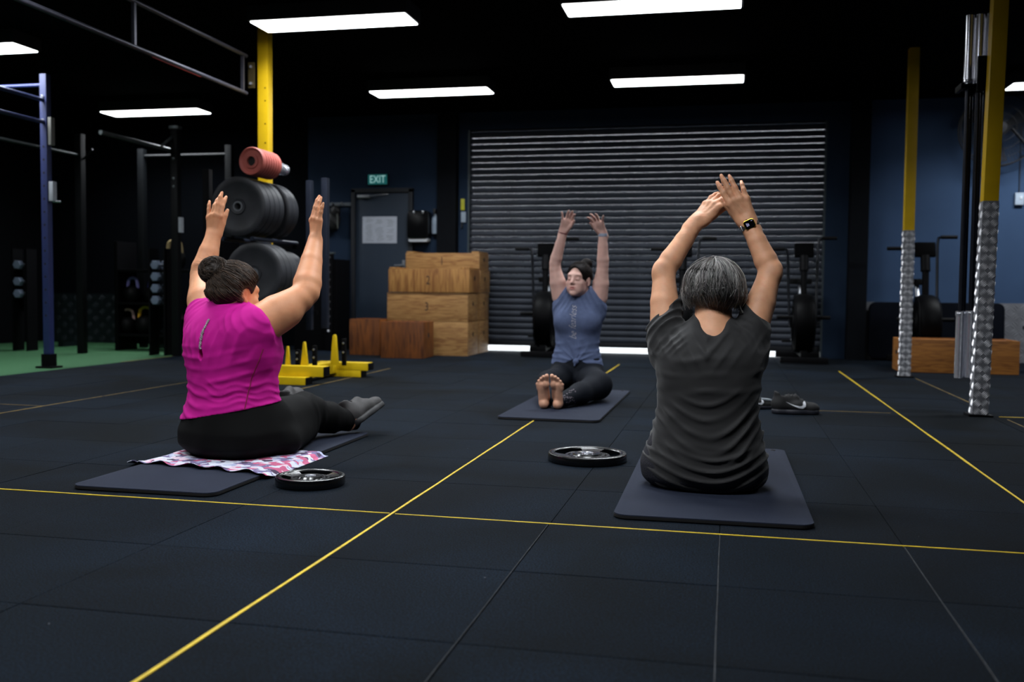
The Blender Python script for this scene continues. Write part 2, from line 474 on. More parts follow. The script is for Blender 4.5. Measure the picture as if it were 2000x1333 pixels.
def rubber_mat():
    m = bpy.data.materials.new('rubber_tile'); m.use_nodes = True
    nt = m.node_tree; N = nt.nodes; L = nt.links; b = N['Principled BSDF']
    geo = N.new('ShaderNodeNewGeometry'); oi = N.new('ShaderNodeObjectInfo')
    n1 = N.new('ShaderNodeTexNoise'); n1.inputs['Scale'].default_value = 1.3; n1.inputs['Detail'].default_value = 6; n1.inputs['Distortion'].default_value = 0.6
    L.new(geo.outputs['Position'], n1.inputs['Vector'])
    cr = N.new('ShaderNodeValToRGB')
    cr.color_ramp.elements[0].position = 0.32; cr.color_ramp.elements[0].color = lin((4, 8, 12))
    cr.color_ramp.elements[1].position = 0.72; cr.color_ramp.elements[1].color = lin((12, 21, 31))
    L.new(n1.outputs['Fac'], cr.inputs[0])
    # per tile shade
    mr = N.new('ShaderNodeMapRange'); mr.inputs[3].default_value = 0.80; mr.inputs[4].default_value = 1.18
    L.new(oi.outputs['Random'], mr.inputs[0])
    mx = N.new('ShaderNodeMix'); mx.data_type = 'RGBA'; mx.blend_type = 'MULTIPLY'; mx.inputs[0].default_value = 1
    cc = N.new('ShaderNodeCombineColor')
    for i in range(3): L.new(mr.outputs[0], cc.inputs[i])
    L.new(cr.outputs[0], mx.inputs[6]); L.new(cc.outputs[0], mx.inputs[7])
    # granules
    n2 = N.new('ShaderNodeTexNoise'); n2.inputs['Scale'].default_value = 210; n2.inputs['Detail'].default_value = 2
    L.new(geo.outputs['Position'], n2.inputs['Vector'])
    c2 = N.new('ShaderNodeValToRGB'); c2.color_ramp.elements[0].position = 0.44; c2.color_ramp.elements[0].color = (0.42, 0.43, 0.44, 1)
    c2.color_ramp.elements[1].position = 0.66; c2.color_ramp.elements[1].color = (2.1, 2.2, 2.25, 1)
    L.new(n2.outputs['Fac'], c2.inputs[0])
    m2 = N.new('ShaderNodeMix'); m2.data_type = 'RGBA'; m2.blend_type = 'MULTIPLY'; m2.inputs[0].default_value = 1
    L.new(mx.outputs[2], m2.inputs[6]); L.new(c2.outputs[0], m2.inputs[7])
    # lint and chalk flecks
    vo = N.new('ShaderNodeTexVoronoi'); vo.inputs['Scale'].default_value = 9.0; vo.inputs['Randomness'].default_value = 1.0
    L.new(geo.outputs['Position'], vo.inputs['Vector'])
    lt = N.new('ShaderNodeMath'); lt.operation = 'LESS_THAN'; lt.inputs[1].default_value = 0.022
    L.new(vo.outputs['Distance'], lt.inputs[0])
    sc = N.new('ShaderNodeSeparateColor'); L.new(vo.outputs['Color'], sc.inputs[0])
    gt = N.new('ShaderNodeMath'); gt.operation = 'GREATER_THAN'; gt.inputs[1].default_value = 0.72; L.new(sc.outputs[0], gt.inputs[0])
    an = N.new('ShaderNodeMath'); an.operation = 'MULTIPLY'; L.new(lt.outputs[0], an.inputs[0]); L.new(gt.outputs[0], an.inputs[1])
    m3 = N.new('ShaderNodeMix'); m3.data_type = 'RGBA'
    L.new(an.outputs[0], m3.inputs[0]); L.new(m2.outputs[2], m3.inputs[6]); m3.inputs[7].default_value = lin((84, 88, 94))
    L.new(m3.outputs[2], b.inputs['Base Color'])
    b.inputs['Roughness'].default_value = 0.9; b.inputs['Specular IOR Level'].default_value = 0.08
    bp = N.new('ShaderNodeBump'); bp.inputs['Strength'].default_value = 0.35; bp.inputs['Distance'].default_value = 0.003
    L.new(n2.outputs['Fac'], bp.inputs['Height']); L.new(bp.outputs[0], b.inputs['Normal'])
    MATS['rubber_tile'] = m
    return m
RUBBER = rubber_mat()
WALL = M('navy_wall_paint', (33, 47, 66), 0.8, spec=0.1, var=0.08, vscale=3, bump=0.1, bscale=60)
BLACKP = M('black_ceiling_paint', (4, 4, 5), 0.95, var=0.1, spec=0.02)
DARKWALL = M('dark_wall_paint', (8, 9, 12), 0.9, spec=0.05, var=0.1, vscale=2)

# ---- floor: slab, rubber tiles and turf
floor = tag(B().box(((X0 + X1) / 2, (Y0 + Y1) / 2 + 0.1, -0.075), (X1 - X0, Y1 - Y0 + 0.4, 0.10)).done('floor', M('floor_slab', (14, 15, 17), 0.9)), kind='structure')
TX, TY, T0X, T0Y = 0.5, 0.515, -1.01, 2.865
tm = B().box((0, 0, -0.0125), (TX - 0.0016, TY - 0.0016, 0.025), bevel=0.0012, seg=1)
tile0 = tm.done('tile', RUBBER, floor, smooth=False)
def to_px(p):
    r, u, f = _r, _u, _f; d = Vector(p) - Vector((0, 0, CAM_H)); z = d.dot(f)
    if z < 0.1: return None
    return 1000 + F_PX * d.dot(r) / z, 666.5 - F_PX * d.dot(u) / z, z
cells = []
for i in range(-9, 11):
    for j in range(-12, 16):
        cx, cy = T0X + (i + 0.5) * TX, T0Y + (j + 0.5) * TY
        if cy > Y1 + 0.2 or cx > X1: continue
        q = to_px((cx, cy, 0))
        seen = q is not None and -220 < q[0] < 2220 and q[1] < 1560
        cells.append((0 if seen else 1, math.hypot(cx, cy), cx, cy))
cells.sort()
first = True
for n, (s, d, cx, cy) in enumerate(cells[:290]):
    o = tile0 if first else share(tile0); first = False
    o.location = (cx, cy, random.uniform(-0.0007, 0.0007)); o.rotation_euler = (0, 0, random.choice((0, math.pi)) + random.uniform(-0.0012, 0.0012))
rest = B()
for (s, d, cx, cy) in cells[290:]:
    rest.box((cx, cy, -0.0125), (TX - 0.003, TY - 0.003, 0.025))
tag(rest.done('far_tiles', RUBBER, floor, smooth=False), kind='stuff')
turf = B().box(((X0 - 5.512) / 2, (Y0 + Y1) / 2, -0.010), (-5.512 - X0, Y1 - Y0, 0.022))
turf = tag(turf.done('turf_strip', M('turf', (34, 84, 46), 0.9, var=0.35, vscale=90, bump=0.8, bscale=300), None, smooth=False), 'green artificial turf lane beside the black rubber floor', 'turf', kind='stuff')

# ---- yellow lines inlaid between the tiles
YLINE = M('yellow_line_paint', (198, 168, 12), 0.6, var=0.25, vscale=25)
YWORN = M('worn_yellow_line_paint', (96, 76, 16), 0.7, var=0.5, vscale=16)
def line(n, x0, y0, x1, y1, w, m):
    d = Vector((x1 - x0, y1 - y0, 0)); L_ = d.length; a = math.atan2(d.y, d.x)
    b = B(); k = max(2, int(L_ / 0.25)); t = bmesh.new()
    vs_ = []
    for i in range(k + 1):
        p = Vector((x0, y0, 0)) + d * (i / k); nn = Vector((-d.y, d.x, 0)).normalized()
        ww = w * random.uniform(0.75, 1.15); off = random.uniform(-0.0012, 0.0012)
        vs_.append((b.bm.verts.new(p + nn * (ww / 2 + off) + Vector((0, 0, 0.0016))), b.bm.verts.new(p - nn * (ww / 2 - off) + Vector((0, 0, 0.0016)))))
    for i in range(k): b.bm.faces.new((vs_[i][0], vs_[i][1], vs_[i + 1][1], vs_[i + 1][0]))
    r = bmesh.ops.extrude_face_region(b.bm, geom=list(b.bm.faces))
    bmesh.ops.translate(b.bm, vec=(0, 0, -0.004), verts=[e for e in r['geom'] if isinstance(e, bmesh.types.BMVert)])
    return tag(b.done('trim_%d' % n, m, None, smooth=False), kind='structure')
line(1, -1.012, 0.3, -1.012, 9.4, 0.0095, YLINE)
line(2, -5.4, 2.885, -1.02, 2.866, 0.0072, YLINE)
line(3, -1.0, 2.862, 2.2, 2.848, 0.0072, YLINE)
line(4, 0.99, 2.9, 0.995, 9.25, 0.0105, YLINE)
line(5, 1.552, 6.72, 1.545, 8.66, 0.010, YWORN)
line(6, 0.52, 6.07, 0.95, 6.075, 0.012, YWORN)
line(7, 1.54, 6.07, 2.4, 6.10, 0.020, YLINE)
line(8, -3.89, 3.8, -3.895, 5.5, 0.012, YWORN)
line(9, -3.895, 5.52, -3.90, 6.9, 0.010, YWORN)
line(10, -2.90, 5.7, -2.92, 8.2, 0.012, YWORN)
line(11, -5.3, 4.99, -3.9, 4.95, 0.007, YWORN)
line(12, 1.56, 4.6, 1.553, 5.95, 0.007, YWORN)
DUST = M('dusty_seam', (40, 43, 47), 0.9, var=0.6, vscale=30)
line(14, -0.512, 0.9, -0.512, 2.85, 0.0016, DUST)
line(15, -0.010, 0.9, -0.010, 2.85, 0.0020, DUST)
line(16, 0.490, 0.9, 0.490, 2.84, 0.0016, DUST)
line(13, -5.53, 8.1, -5.52, 9.2, 0.02, YWORN)

# ---- walls
DX0, DX1, DZ = -2.985, 1.005, 2.56
wb = B()
WSEC = -4.98
wb.box(((WSEC + DX0) / 2, Y1 + 0.1, ZC / 2), (DX0 - WSEC, 0.2, ZC))
tag(B().box(((X1 + 1.25) / 2, Y1 + 0.1, ZC / 2), (X1 - 1.25, 0.2, ZC)).done('wall_back_right', M('lamplit_wall_colour', (57, 77, 106), 0.8, spec=0.1, var=0.07, vscale=3, bump=0.1, bscale=60), None, smooth=False), kind='structure')  # wall colour lightened here to carry the light of the nearby ceiling panel
tag(B().box(((X0 + WSEC) / 2, Y1 + 0.1, ZC / 2), (WSEC - X0, 0.2, ZC)).done('wall_back_left', M('black_wall_section', (5, 7, 11), 0.9, spec=0.05, var=0.1, vscale=2), None, smooth=False), kind='structure')  # left section coloured much darker than the middle of the back wall
wb.box(((1.25 + DX1) / 2, Y1 + 0.1, ZC / 2), (1.25 - DX1, 0.2, ZC))
wb.box(((DX0 + DX1) / 2, Y1 + 0.1, (DZ + ZC) / 2), (DX1 - DX0, 0.2, ZC - DZ))
tag(wb.done('wall_back', WALL, None, smooth=False), kind='structure')
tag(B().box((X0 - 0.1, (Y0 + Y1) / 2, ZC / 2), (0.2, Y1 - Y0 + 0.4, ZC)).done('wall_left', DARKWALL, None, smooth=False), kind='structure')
tag(B().box((X1 + 0.1, (Y0 + Y1) / 2, ZC / 2), (0.2, Y1 - Y0 + 0.4, ZC)).done('wall_right', WALL, None, smooth=False), kind='structure')
tag(B().box(((X0 + X1) / 2, Y0 - 0.1, ZC / 2), (X1 - X0 + 0.4, 0.2, ZC)).done('wall_front', WALL, None, smooth=False), kind='structure')
tag(B().box(((X0 + X1) / 2, (Y0 + Y1) / 2 + 0.1, ZC + 0.06), (X1 - X0 + 0.4, Y1 - Y0 + 0.6, 0.12)).done('ceiling', BLACKP, None, smooth=False), kind='structure')
# concrete outside the roller door
tag(B().box((-1.0, 13.3, -0.06), (9, 4.0, 0.10)).done('ground', M('outside_concrete', (190, 190, 186), 0.8, vscale=6), None, smooth=False), kind='structure')
# columns either side of the roller door
COLM = M('dark_column_paint', (9, 12, 17), 0.8, spec=0.1)
tag(B().box((1.335, 10.98, ZC / 2), (0.19, 0.2, ZC), bevel=0.006).done('trim_20', COLM, None, smooth=False), kind='structure')
tag(B().box((-3.21, 11.0, ZC / 2), (0.23, 0.14, ZC), bevel=0.006).done('trim_21', COLM, None, smooth=False), kind='structure')

# ---- roller door: every slat its own piece
SLATM = M('galvanised_slat', (49, 53, 61), 0.6, metal=0.1, spec=0.2, var=0.16, vscale=5, objvar=0.10)
door2 = thing('door_2', (0, 11.12, 0), 'dark corrugated roller door with daylight under its bottom edge', 'roller door'); door2['kind'] = 'structure'
del door2['category']
SP = 0.0715
prof = []
for i in range(9):
    t = i / 8; prof.append((-0.013 * math.sin(math.pi * t) ** 0.9 if 0 < t < 1 else 0.0, t * SP * 0.86))
prof.append((0.006, SP * 0.90)); prof.append((0.006, SP * 1.0))
sb = B(); cols = []
for xx in (DX0 + 0.01, DX1 - 0.01):
    cols.append([sb.bm.verts.new((xx, p[0], p[1])) for p in prof])
for i in range(len(prof) - 1): sb.bm.faces.new((cols[0][i], cols[1][i], cols[1][i + 1], cols[0][i + 1]))
back = [[sb.bm.verts.new((xx, p[0] + 0.002, p[1])) for p in prof] for xx in (DX0 + 0.01, DX1 - 0.01)]
for i in range(len(prof) - 1): sb.bm.faces.new((back[0][i + 1], back[1][i + 1], back[1][i], back[0][i]))
slat0 = sb.done('slat', SLATM, door2, angle=60)
NSL = int((DZ - 0.115) / SP) + 1
for i in range(NSL):
    o = slat0 if i == 0 else share(slat0)
    o.location = (0, 0, 0.115 + i * SP)
br = B().box(((DX0 + DX1) / 2, 0.0, 0.090), (DX1 - DX0 - 0.02, 0.045, 0.055), bevel=0.006)
br.done('bottom_rail', M('door_bottom_rail', (26, 28, 32), 0.5, metal=0.4), door2)
GUIDE = M('door_guide_steel', (62, 72, 76), 0.5, metal=0.3, var=0.1)
for xg, wg in ((DX0 - 0.030, 0.10), (DX1 + 0.075, 0.19)):
    g = B(); g.box((xg, -0.06, DZ / 2), (wg, 0.02, DZ)); g.box((xg, 0.035, DZ / 2), (wg, 0.014, DZ)); g.box((xg - wg / 2 + 0.006, -0.02, DZ / 2), (0.012, 0.09, DZ)) if xg < 0 else g.box((xg + wg / 2 - 0.006, -0.02, DZ / 2), (0.012, 0.09, DZ))
    g.done('guide_rail', GUIDE, door2, smooth=False)
# stickers on the left guide
st = thing('warning_tag', (-3.05, 11.035, 1.60), 'small yellow and white warning tags on the roller door guide', 'tag')
B().box((0.01, -0.004, 0.10), (0.045, 0.006, 0.13), bevel=0.002).done('yellow_sticker', M('sticker_yellow', (190, 190, 40), 0.5), st)
B().box((0.02, -0.006, -0.045), (0.055, 0.008, 0.12), bevel=0.003).done('white_card', M('tag_white', (150, 165, 180), 0.5), st)
B().tube([(0.0, -0.004, -0.11), (0.005, -0.01, -0.15), (0.0, -0.012, -0.17)], 0.009).done('clip', M('tag_black', (15, 15, 16), 0.5), st)

# ---- exit door
door1 = thing('door_1', (-4.04, Y1, 0), 'navy flush exit door in a dark frame', 'door'); door1['kind'] = 'structure'; del door1['category']
FR = M('door_frame_paint', (18, 22, 30), 0.6)
DOORP = M('door_leaf_paint', (30, 44, 60), 0.6, var=0.07, vscale=3)
B().box((0.02, -0.022, 0.925), (0.66, 0.04, 1.84), bevel=0.003).done('door_leaf', DOORP, door1)
fr = B()
for sx in (-1, 1): fr.box((0.02 + sx * 0.357, -0.035, 0.945), (0.05, 0.07, 1.89), bevel=0.004)
fr.box((0.02, -0.035, 1.872), (0.764, 0.07, 0.05), bevel=0.004)
fr.done('door_frame', FR, door1)
STEELW = M('brushed_steel', (175, 178, 184), 0.35, metal=0.9)
cl = B(); cl.box((-0.20, -0.07, 1.80), (0.15, 0.05, 0.035), bevel=0.006); cl.tube([(-0.14, -0.09, 1.80), (-0.02, -0.10, 1.815), (0.1, -0.06, 1.83)], 0.006)
cl.done('door_closer', STEELW, door1)
hd = B(); hd.box((0.29, -0.05, 0.98), (0.03, 0.012, 0.14), bevel=0.003); hd.tube([(0.29, -0.05, 0.99), (0.29, -0.09, 0.99), (0.19, -0.095, 0.985)], 0.010)
hd.done('door_handle', STEELW, door1)
# exit sign
ex = thing('exit_sign', (-4.08, Y1, 2.003), 'small green EXIT sign above the navy door', 'sign')
B().box((0, -0.02, 0), (0.25, 0.04, 0.13), bevel=0.004).done('sign_box', M('sign_housing', (20, 24, 26), 0.5), ex)
B().box((0, -0.0415, 0), (0.236, 0.003, 0.116)).done('sign_face', emit_mat('exit_green', (0.02, 0.30, 0.30), 0.20), ex, smooth=False)
text_mesh('EXIT', 0.125, emit_mat('exit_letters', (0.55, 1.0, 0.98), 0.42), ex, Matrix.Translation((0, -0.0445, -0.002)) @ Matrix.Rotation(math.pi / 2, 4, 'X'), sx=0.78)
# notice on the door
nt_ = thing('notice_sheet', (-4.05, Y1 - 0.044, 1.407), 'white landscape notice sheet on the navy exit door', 'poster')
B().box((0, -0.003, 0), (0.43, 0.004, 0.315), bevel=0.001).done('paper', M('notice_paper', (182, 188, 200), 0.6, var=0.05), nt_)
pl = B()
for i in range(15):
    for cx, w in ((-0.13, 0.10), (0.0, 0.11), (0.13, 0.10)):
        if random.random() < 0.8: pl.box((cx + random.uniform(-0.01, 0.01), -0.0055, 0.135 - i * 0.0185), (w * random.uniform(0.5, 1), 0.0006, 0.004))
tag(pl.done('print_lines', M('notice_print', (120, 125, 135), 0.7), nt_, smooth=False), kind='stuff')

# towel dispenser and bottle right of the door
dp = thing('towel_dispenser', (-3.545, Y1, 1.46), 'black wall dispenser with pale tray right of the exit door', 'dispenser')
B().prism(rounded_rect(0.26, 0.33, 0.04), 0.15, Matrix.Translation((0, -0.0, 0.0)) @ Matrix.Rotation(math.pi / 2, 4, 'X'), bevel=0.01).done('dispenser_body', M('gloss_black_plastic', (10, 10, 12), 0.18), dp)
B().prism(rounded_rect(0.23, 0.045, 0.02), 0.13, Matrix.Translation((0, -0.01, -0.175)) @ Matrix.Rotation(math.pi / 2, 4, 'X'), bevel=0.005).done('tray', M('pale_plastic', (200, 205, 212), 0.4), dp)
for sx in (-0.05, 0.06):
    B().lathe([(0, 0.02), (0.016, 0.016), (0.02, 0.0), (0.016, -0.016), (0, -0.02)], 16, Matrix.Translation((sx, -0.135, 0.145))).done('latch', STEELW, dp)
bt = thing('spray_bottle', (-3.365, Y1 - 0.05, 1.36), 'translucent spray bottle hanging beside the black dispenser', 'bottle')
B().lathe([(0, 0), (0.036, 0.0), (0.040, 0.02), (0.040, 0.15), (0.030, 0.19), (0.014, 0.21), (0.014, 0.235), (0, 0.235)], 24).done('bottle_body', M('cloudy_plastic', (140, 155, 172), 0.3), bt)
tr = B(); tr.box((0, -0.01, 0.262), (0.03, 0.07, 0.05), bevel=0.008); tr.tube([(0, -0.03, 0.245), (0, -0.05, 0.20)], 0.006)
tr.done('trigger', M('matt_black_plastic', (14, 14, 15), 0.55), bt)

# ---- aluminium tread plate skirting along the back wall (right) and by the turf (left)
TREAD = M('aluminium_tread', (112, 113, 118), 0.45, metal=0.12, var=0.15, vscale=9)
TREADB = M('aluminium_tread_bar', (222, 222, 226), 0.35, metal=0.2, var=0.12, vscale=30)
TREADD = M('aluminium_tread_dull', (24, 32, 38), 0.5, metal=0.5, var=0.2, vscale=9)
def tread_bars(b, w, h, mat, pitch=0.034, L_=0.030, T=0.0055, H=0.0022, groups=5):
    """five-bar tread pattern on the plane x (width), z (height), facing -y in local space"""
    nx = max(1, int(round(w / pitch))); nz_ = max(1, int(round(h / pitch)))
    px, pz = w / nx, h / nz_
    for i in range(nx):
        for j in range(nz_):
            a = math.radians(45 if (i + j) % 2 else -45)
            cx, cz = -w / 2 + (i + 0.5) * px, (j + 0.5) * pz
            ux, uz = math.cos(a), math.sin(a); vx, vz = -uz, ux
            for k in range(groups):
                o = (k - (groups - 1) / 2) * L_ / groups * 0.92
                cc = Vector((cx + vx * o, 0, cz + vz * o)); hl = L_ / 2 * (1.0 - 0.12 * abs(k - (groups - 1) / 2)); ht = L_ / groups * 0.32
                U = Vector((ux, 0, uz)); V = Vector((vx, 0, vz))
                base = [cc - U * hl, cc - V * ht, cc + U * hl, cc + V * ht]
                vb = [b.bm.verts.new(mat @ p) for p in base]
                tp = [b.bm.verts.new(mat @ (p * 1.0 + Vector((0, -H, 0)))) for p in (cc - U * hl * 0.6, cc + U * hl * 0.6)]
                b.bm.faces.new((vb[0], vb[1], tp[0])); b.bm.faces.new((vb[3], vb[0], tp[0]))
                b.bm.faces.new((vb[1], vb[2], tp[1])); b.bm.faces.new((vb[2], vb[3], tp[1]))
                b.bm.faces.new((vb[1], tp[1], tp[0])); b.bm.faces.new((vb[3], tp[0], tp[1]))
sk = thing('baseboard_back', (2.87, Y1, 0), 'tread plate skirting', 'skirting'); sk['kind'] = 'structure'; del sk['category']
B().box((0, -0.006, 0.31), (2.86, 0.012, 0.62)).done('plate', TREAD, sk, smooth=False)
tb = B(); tread_bars(tb, 2.84, 0.60, Matrix.Translation((0, -0.012, 0.01)), pitch=0.09, L_=0.08, H=0.003, groups=3)
tag(tb.done('tread_pattern', TREAD, sk, smooth=False), kind='stuff')
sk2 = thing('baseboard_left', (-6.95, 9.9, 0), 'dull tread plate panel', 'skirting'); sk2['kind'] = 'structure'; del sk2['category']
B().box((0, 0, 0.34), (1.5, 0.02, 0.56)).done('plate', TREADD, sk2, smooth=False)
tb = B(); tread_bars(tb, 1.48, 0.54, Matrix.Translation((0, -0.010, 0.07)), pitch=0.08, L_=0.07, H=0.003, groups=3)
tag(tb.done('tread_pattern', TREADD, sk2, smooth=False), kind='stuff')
lg = B()
for sx in (-0.6, 0.6): lg.box((sx, 0.2, 0.17), (0.06, 0.4, 0.34))
lg.done('bracket', TREADD, sk2, smooth=False)

# ---- ceiling lights
DIFF = emit_mat('light_diffuser', (0.93, 0.97, 1.0), 9.0)
HOUS = M('light_housing', (28, 28, 30), 0.6)
lt0 = None
LIGHTS = [(-0.55, 6.80, 'ceiling light panel nearest the top edge, above the grey haired woman'), (-2.86, 6.80, 'ceiling light panel just above the left yellow post'), (-0.50, 9.22, 'ceiling light panel in front of the roller door, right one'), (-2.90, 9.34, 'ceiling light panel in front of the exit door'),
          (-6.28, 9.88, 'ceiling light panel above the black weight rigs at the left'), (-6.24, 7.03, 'ceiling light panel cut by the left edge, above the blue upright'), (3.12, 10.0, 'ceiling light panel at the right edge behind the yellow post'),
          (3.12, 6.8, 'ceiling light panel right of the barbell post, beyond the right edge'), (-0.55, 4.35, 'ceiling light panel overhead between the grey haired woman and the instructor'), (-2.86, 4.35, 'ceiling light panel overhead in front of the pink shirted woman'), (-6.24, 4.5, 'ceiling light panel beyond the left edge, nearer than the blue upright'),
          (-0.55, 1.90, 'ceiling light panel overhead behind the grey haired woman'), (-2.86, 1.90, 'ceiling light panel overhead behind the pink shirted woman')]
for n, (x, y, lab) in enumerate(LIGHTS):
    t = thing('ceiling_light', (x, y, 2.65), lab, 'light', 'long white ceiling light panels')
    if lt0 is None:
        h = B(); h.box((0, 0, 0.056), (1.22, 0.33, 0.11), bevel=0.004); hm = h.done('housing', HOUS, t)
        d = B(); d.prism(rounded_rect(1.19, 0.30, 0.012), 0.006, Matrix.Translation((0, 0, -0.005))); dm = d.done('diffuser', DIFF, t, smooth=False)
        lt0 = t
    else:
        share(hm, parent=t); share(dm, parent=t)
    ld = bpy.data.lights.new('panel_light', 'AREA'); ld.shape = 'RECTANGLE'; ld.size = 1.17; ld.size_y = 0.28
    ld.energy = PANEL_WATTS; ld.color = PANEL_COLOUR; ld.spread = PANEL_SPREAD
    lo = bpy.data.objects.new('panel_light', ld); COL.objects.link(lo); lo.parent = t; lo.location = (0, 0, -0.012)

# ================================================================== THINGS IN THE ROOM
YPOST = M('yellow_post_paint', (200, 162, 4), 0.45, var=0.10, vscale=5)
BLACKM = M('black_powder_coat', (5, 5, 7), 0.55, var=0.1, spec=0.1)
BLACKR = M('black_rubber', (7, 7, 8), 0.7, var=0.15, vscale=20, spec=0.15)
CHROME = M('chrome', (228, 230, 238), 0.22, metal=0.8, var=0.04)
BLUEST = M('blue_powder_coat', (36, 46, 92), 0.45, var=0.1)

# ---- right hand yellow posts wrapped in tread plate
def tread_post(x, y, label, tilt=0.0):
    t = thing('yellow_post', (x, y, 0), label, 'post', 'yellow posts with tread plate wrapping')
    w = 0.082
    B().box((0, 0, (1.23 + 2.755) / 2), (w, w, 2.755 - 1.23), bevel=0.004).done('upper_post', YPOST, t)
    B().box((0, 0, 0.62), (w + 0.004, w + 0.004, 1.24), bevel=0.003).done('tread_plate_wrap', TREAD, t)
    b = B()
    for k in range(4):
        mt = Matrix.Rotation(k * math.pi / 2, 4, 'Z') @ Matrix.Translation((0, -(w + 0.004) / 2, 0.004))
        tread_bars(b, w - 0.002, 1.232, mt, pitch=0.049, L_=0.044, H=0.0035)
    tag(b.done('tread_pattern', TREADB, t, smooth=False), kind='stuff')
    B().box((0, 0, 0.006), (w + 0.05, w + 0.05, 0.012), bevel=0.002).done('base_plate', BLACKM, t)
    t.rotation_euler = (0, tilt, 0)
    return t
tread_post(1.435, 6.10, 'nearer yellow post with tread plate foot, barbells hanging on it', math.radians(0.9))
tread_post(1.472, 8.78, 'farther slim yellow post with tread plate foot, before the wooden bench')

# ---- left yellow post carrying the steel rig beam
lp = thing('yellow_post', (-3.62, 7.22, 0), 'bright yellow square post behind the stacked bumper plates', 'post')
B().box((0, 0, 1.375), (0.086, 0.086, 2.75), bevel=0.005).done('shaft', YPOST, lp)
for z in (2.28, 2.18, 2.0, 1.85): B().lathe([(0, 0.003), (0.006, 0.002), (0.006, 0)], 10, At((0.022, -0.043, z), (0, -1, 0))).done('bolt', BLACKM, lp)
B().box((0, 0, 0.006), (0.2, 0.2, 0.012)).done('base_plate', BLACKM, lp)
# rig beam along the depth of the room
RIG = M('grey_rig_steel', (86, 86, 98), 0.40, metal=0.7, var=0.15)
bx_ = thing('rig_beam', (-3.74, 7.2, 2.235), 'long grey steel ladder beam bolted to the left yellow post', 'beam')
B().tube([(0, -0.06, 0), (-0.0, -6.0, 0)], 0.016).done('lower_rail', RIG, bx_)
B().tube([(0, -0.06, 0.29), (-0.0, -6.0, 0.29)], 0.016).done('upper_rail', RIG, bx_)
vs0 = B().box((0, 0, 0.145), (0.022, 0.022, 0.29)).done('strut', RIG, bx_, smooth=False)
for i, yy in enumerate((-0.12, -1.55, -2.9, -4.3, -5.8)):
    o = vs0 if i == 0 else share(vs0)
    o.location = (0, yy, 0)
en = B(); en.box((0.03, -0.03, 0.145), (0.05, 0.02, 0.20)); en.done('end_plate', M('bracket_brown', (60, 50, 24), 0.5), bx_, smooth=False)
for z in (0.08, 0.21): B().lathe([(0, 0.014), (0.012, 0.012), (0.012, 0)], 6, At((0.03, -0.04, z), (0, -1, 0))).done('bolt', CHROME, bx_)
B().tube([(0, -1.35, -0.0165), (0, -0.75, -0.0165)], 0.0045).done('red_strip', M('red_tape', (150, 30, 26), 0.6), bx_)

# ---- hanging barbells on the right post
bk = thing('barbell_holder', (1.43, 6.16, 1.922), 'black steel bracket holding the hanging barbells', 'bracket')
h = B(); h.box((0, 0.0, 0.06), (0.10, 0.02, 0.20), bevel=0.004); h.box((-0.01, 0.12, 0.0), (0.03, 0.24, 0.05)); h.done('arm', BLACKM, bk)
pl = B(); pl.box((-0.01, 0.103, 0.016), (0.17, 0.02, 0.014)); pl.box((-0.01, 0.171, 0.016), (0.17, 0.03, 0.012)); pl.box((-0.01, 0.236, 0.016), (0.17, 0.02, 0.014)); pl.box((-0.105, 0.168, 0.012), (0.022, 0.16, 0.035), bevel=0.004); pl.box((0.083, 0.168, 0.012), (0.018, 0.16, 0.03)); pl.done('holder_plate', BLACKM, bk)
bb0 = None
for i, (x, y, z, lab) in enumerate(((1.362, 6.295, 1.978, 'leftmost front barbell hanging on the right post'), (1.420, 6.30, 1.982, 'middle front barbell hanging on the right post'), (1.478, 6.295, 1.984, 'front barbell hanging closest to the yellow post'), (1.392, 6.362, 1.978, 'left rear barbell hanging behind the front ones'), (1.450, 6.366, 1.984, 'right rear barbell hanging behind the front ones'))):
    if bb0 is None:
        t = thing('barbell', (x, y, z), lab, 'barbell', 'barbells hanging on the right post')
        sl = [(0, 0.375), (0.020, 0.375), (0.0245, 0.371), (0.0245, 0.0)]
        B().lathe(sl + [(0, 0)], 20).done('sleeve', CHROME, t)
        B().lathe([(0, -1.78), (0.020, -1.78), (0.0245, -1.776), (0.0245, -1.405), (0, -1.405)], 20).done('sleeve', CHROME, t)
        for z0 in (-0.03, -1.405): B().lathe([(0.0245, z0), (0.0272, z0 + 0.002), (0.0272, z0 + 0.012), (0.028, z0 + 0.014), (0.028, z0 + 0.018), (0.0272, z0 + 0.02), (0.0272, z0 + 0.03), (0.0245, z0 + 0.03)], 20).done('collar', CHROME, t)
        B().tube([(0, 0, -1.4), (0, 0, -0.02)], 0.0142).done('shaft', M('bare_bar_steel', (42, 44, 52), 0.34, metal=0.8), t)
        bb0 = t
    else:
        t = copy_tree(bb0); t.location = (x, y, z); t['label'] = lab

# ---- bumper plate rack by the left yellow post
PLATE_F = [(0.026, -0.03), (0.055, -0.034), (0.058, -0.026), (0.14, -0.022), (0.165, -0.032), (0.205, -0.034), (0.213, -0.028), (0.213, 0.028), (0.205, 0.034), (0.165, 0.032), (0.14, 0.022), (0.058, 0.026), (0.055, 0.034), (0.026, 0.03)]
PRUB = M('bumper_rubber', (34, 35, 39), 0.5, var=0.5, vscale=7)
rk = thing('plate_rack', (-3.42, 6.55, 0), 'tall black plate storage rack holding two tiers of bumper plates', 'rack')
u = B().box((0.0, 0, 0.775), (0.05, 0.05, 1.55), bevel=0.004).done('upright', BLACKM, rk)
ups = [(-0.25, -0.13, 0), (-0.25, 0.53, 0), (0.25, -0.10, -0.55)]
for i, l in enumerate(ups[:2]):
    o = u if i == 0 else share(u)
    o.location = l
STORE = M('slate_powder_coat', (30, 36, 50), 0.4, metal=0.3)
B().box((0.232, 0.55, 0.96), (0.045, 0.045, 1.16), bevel=0.004).done('front_post', STORE, rk)
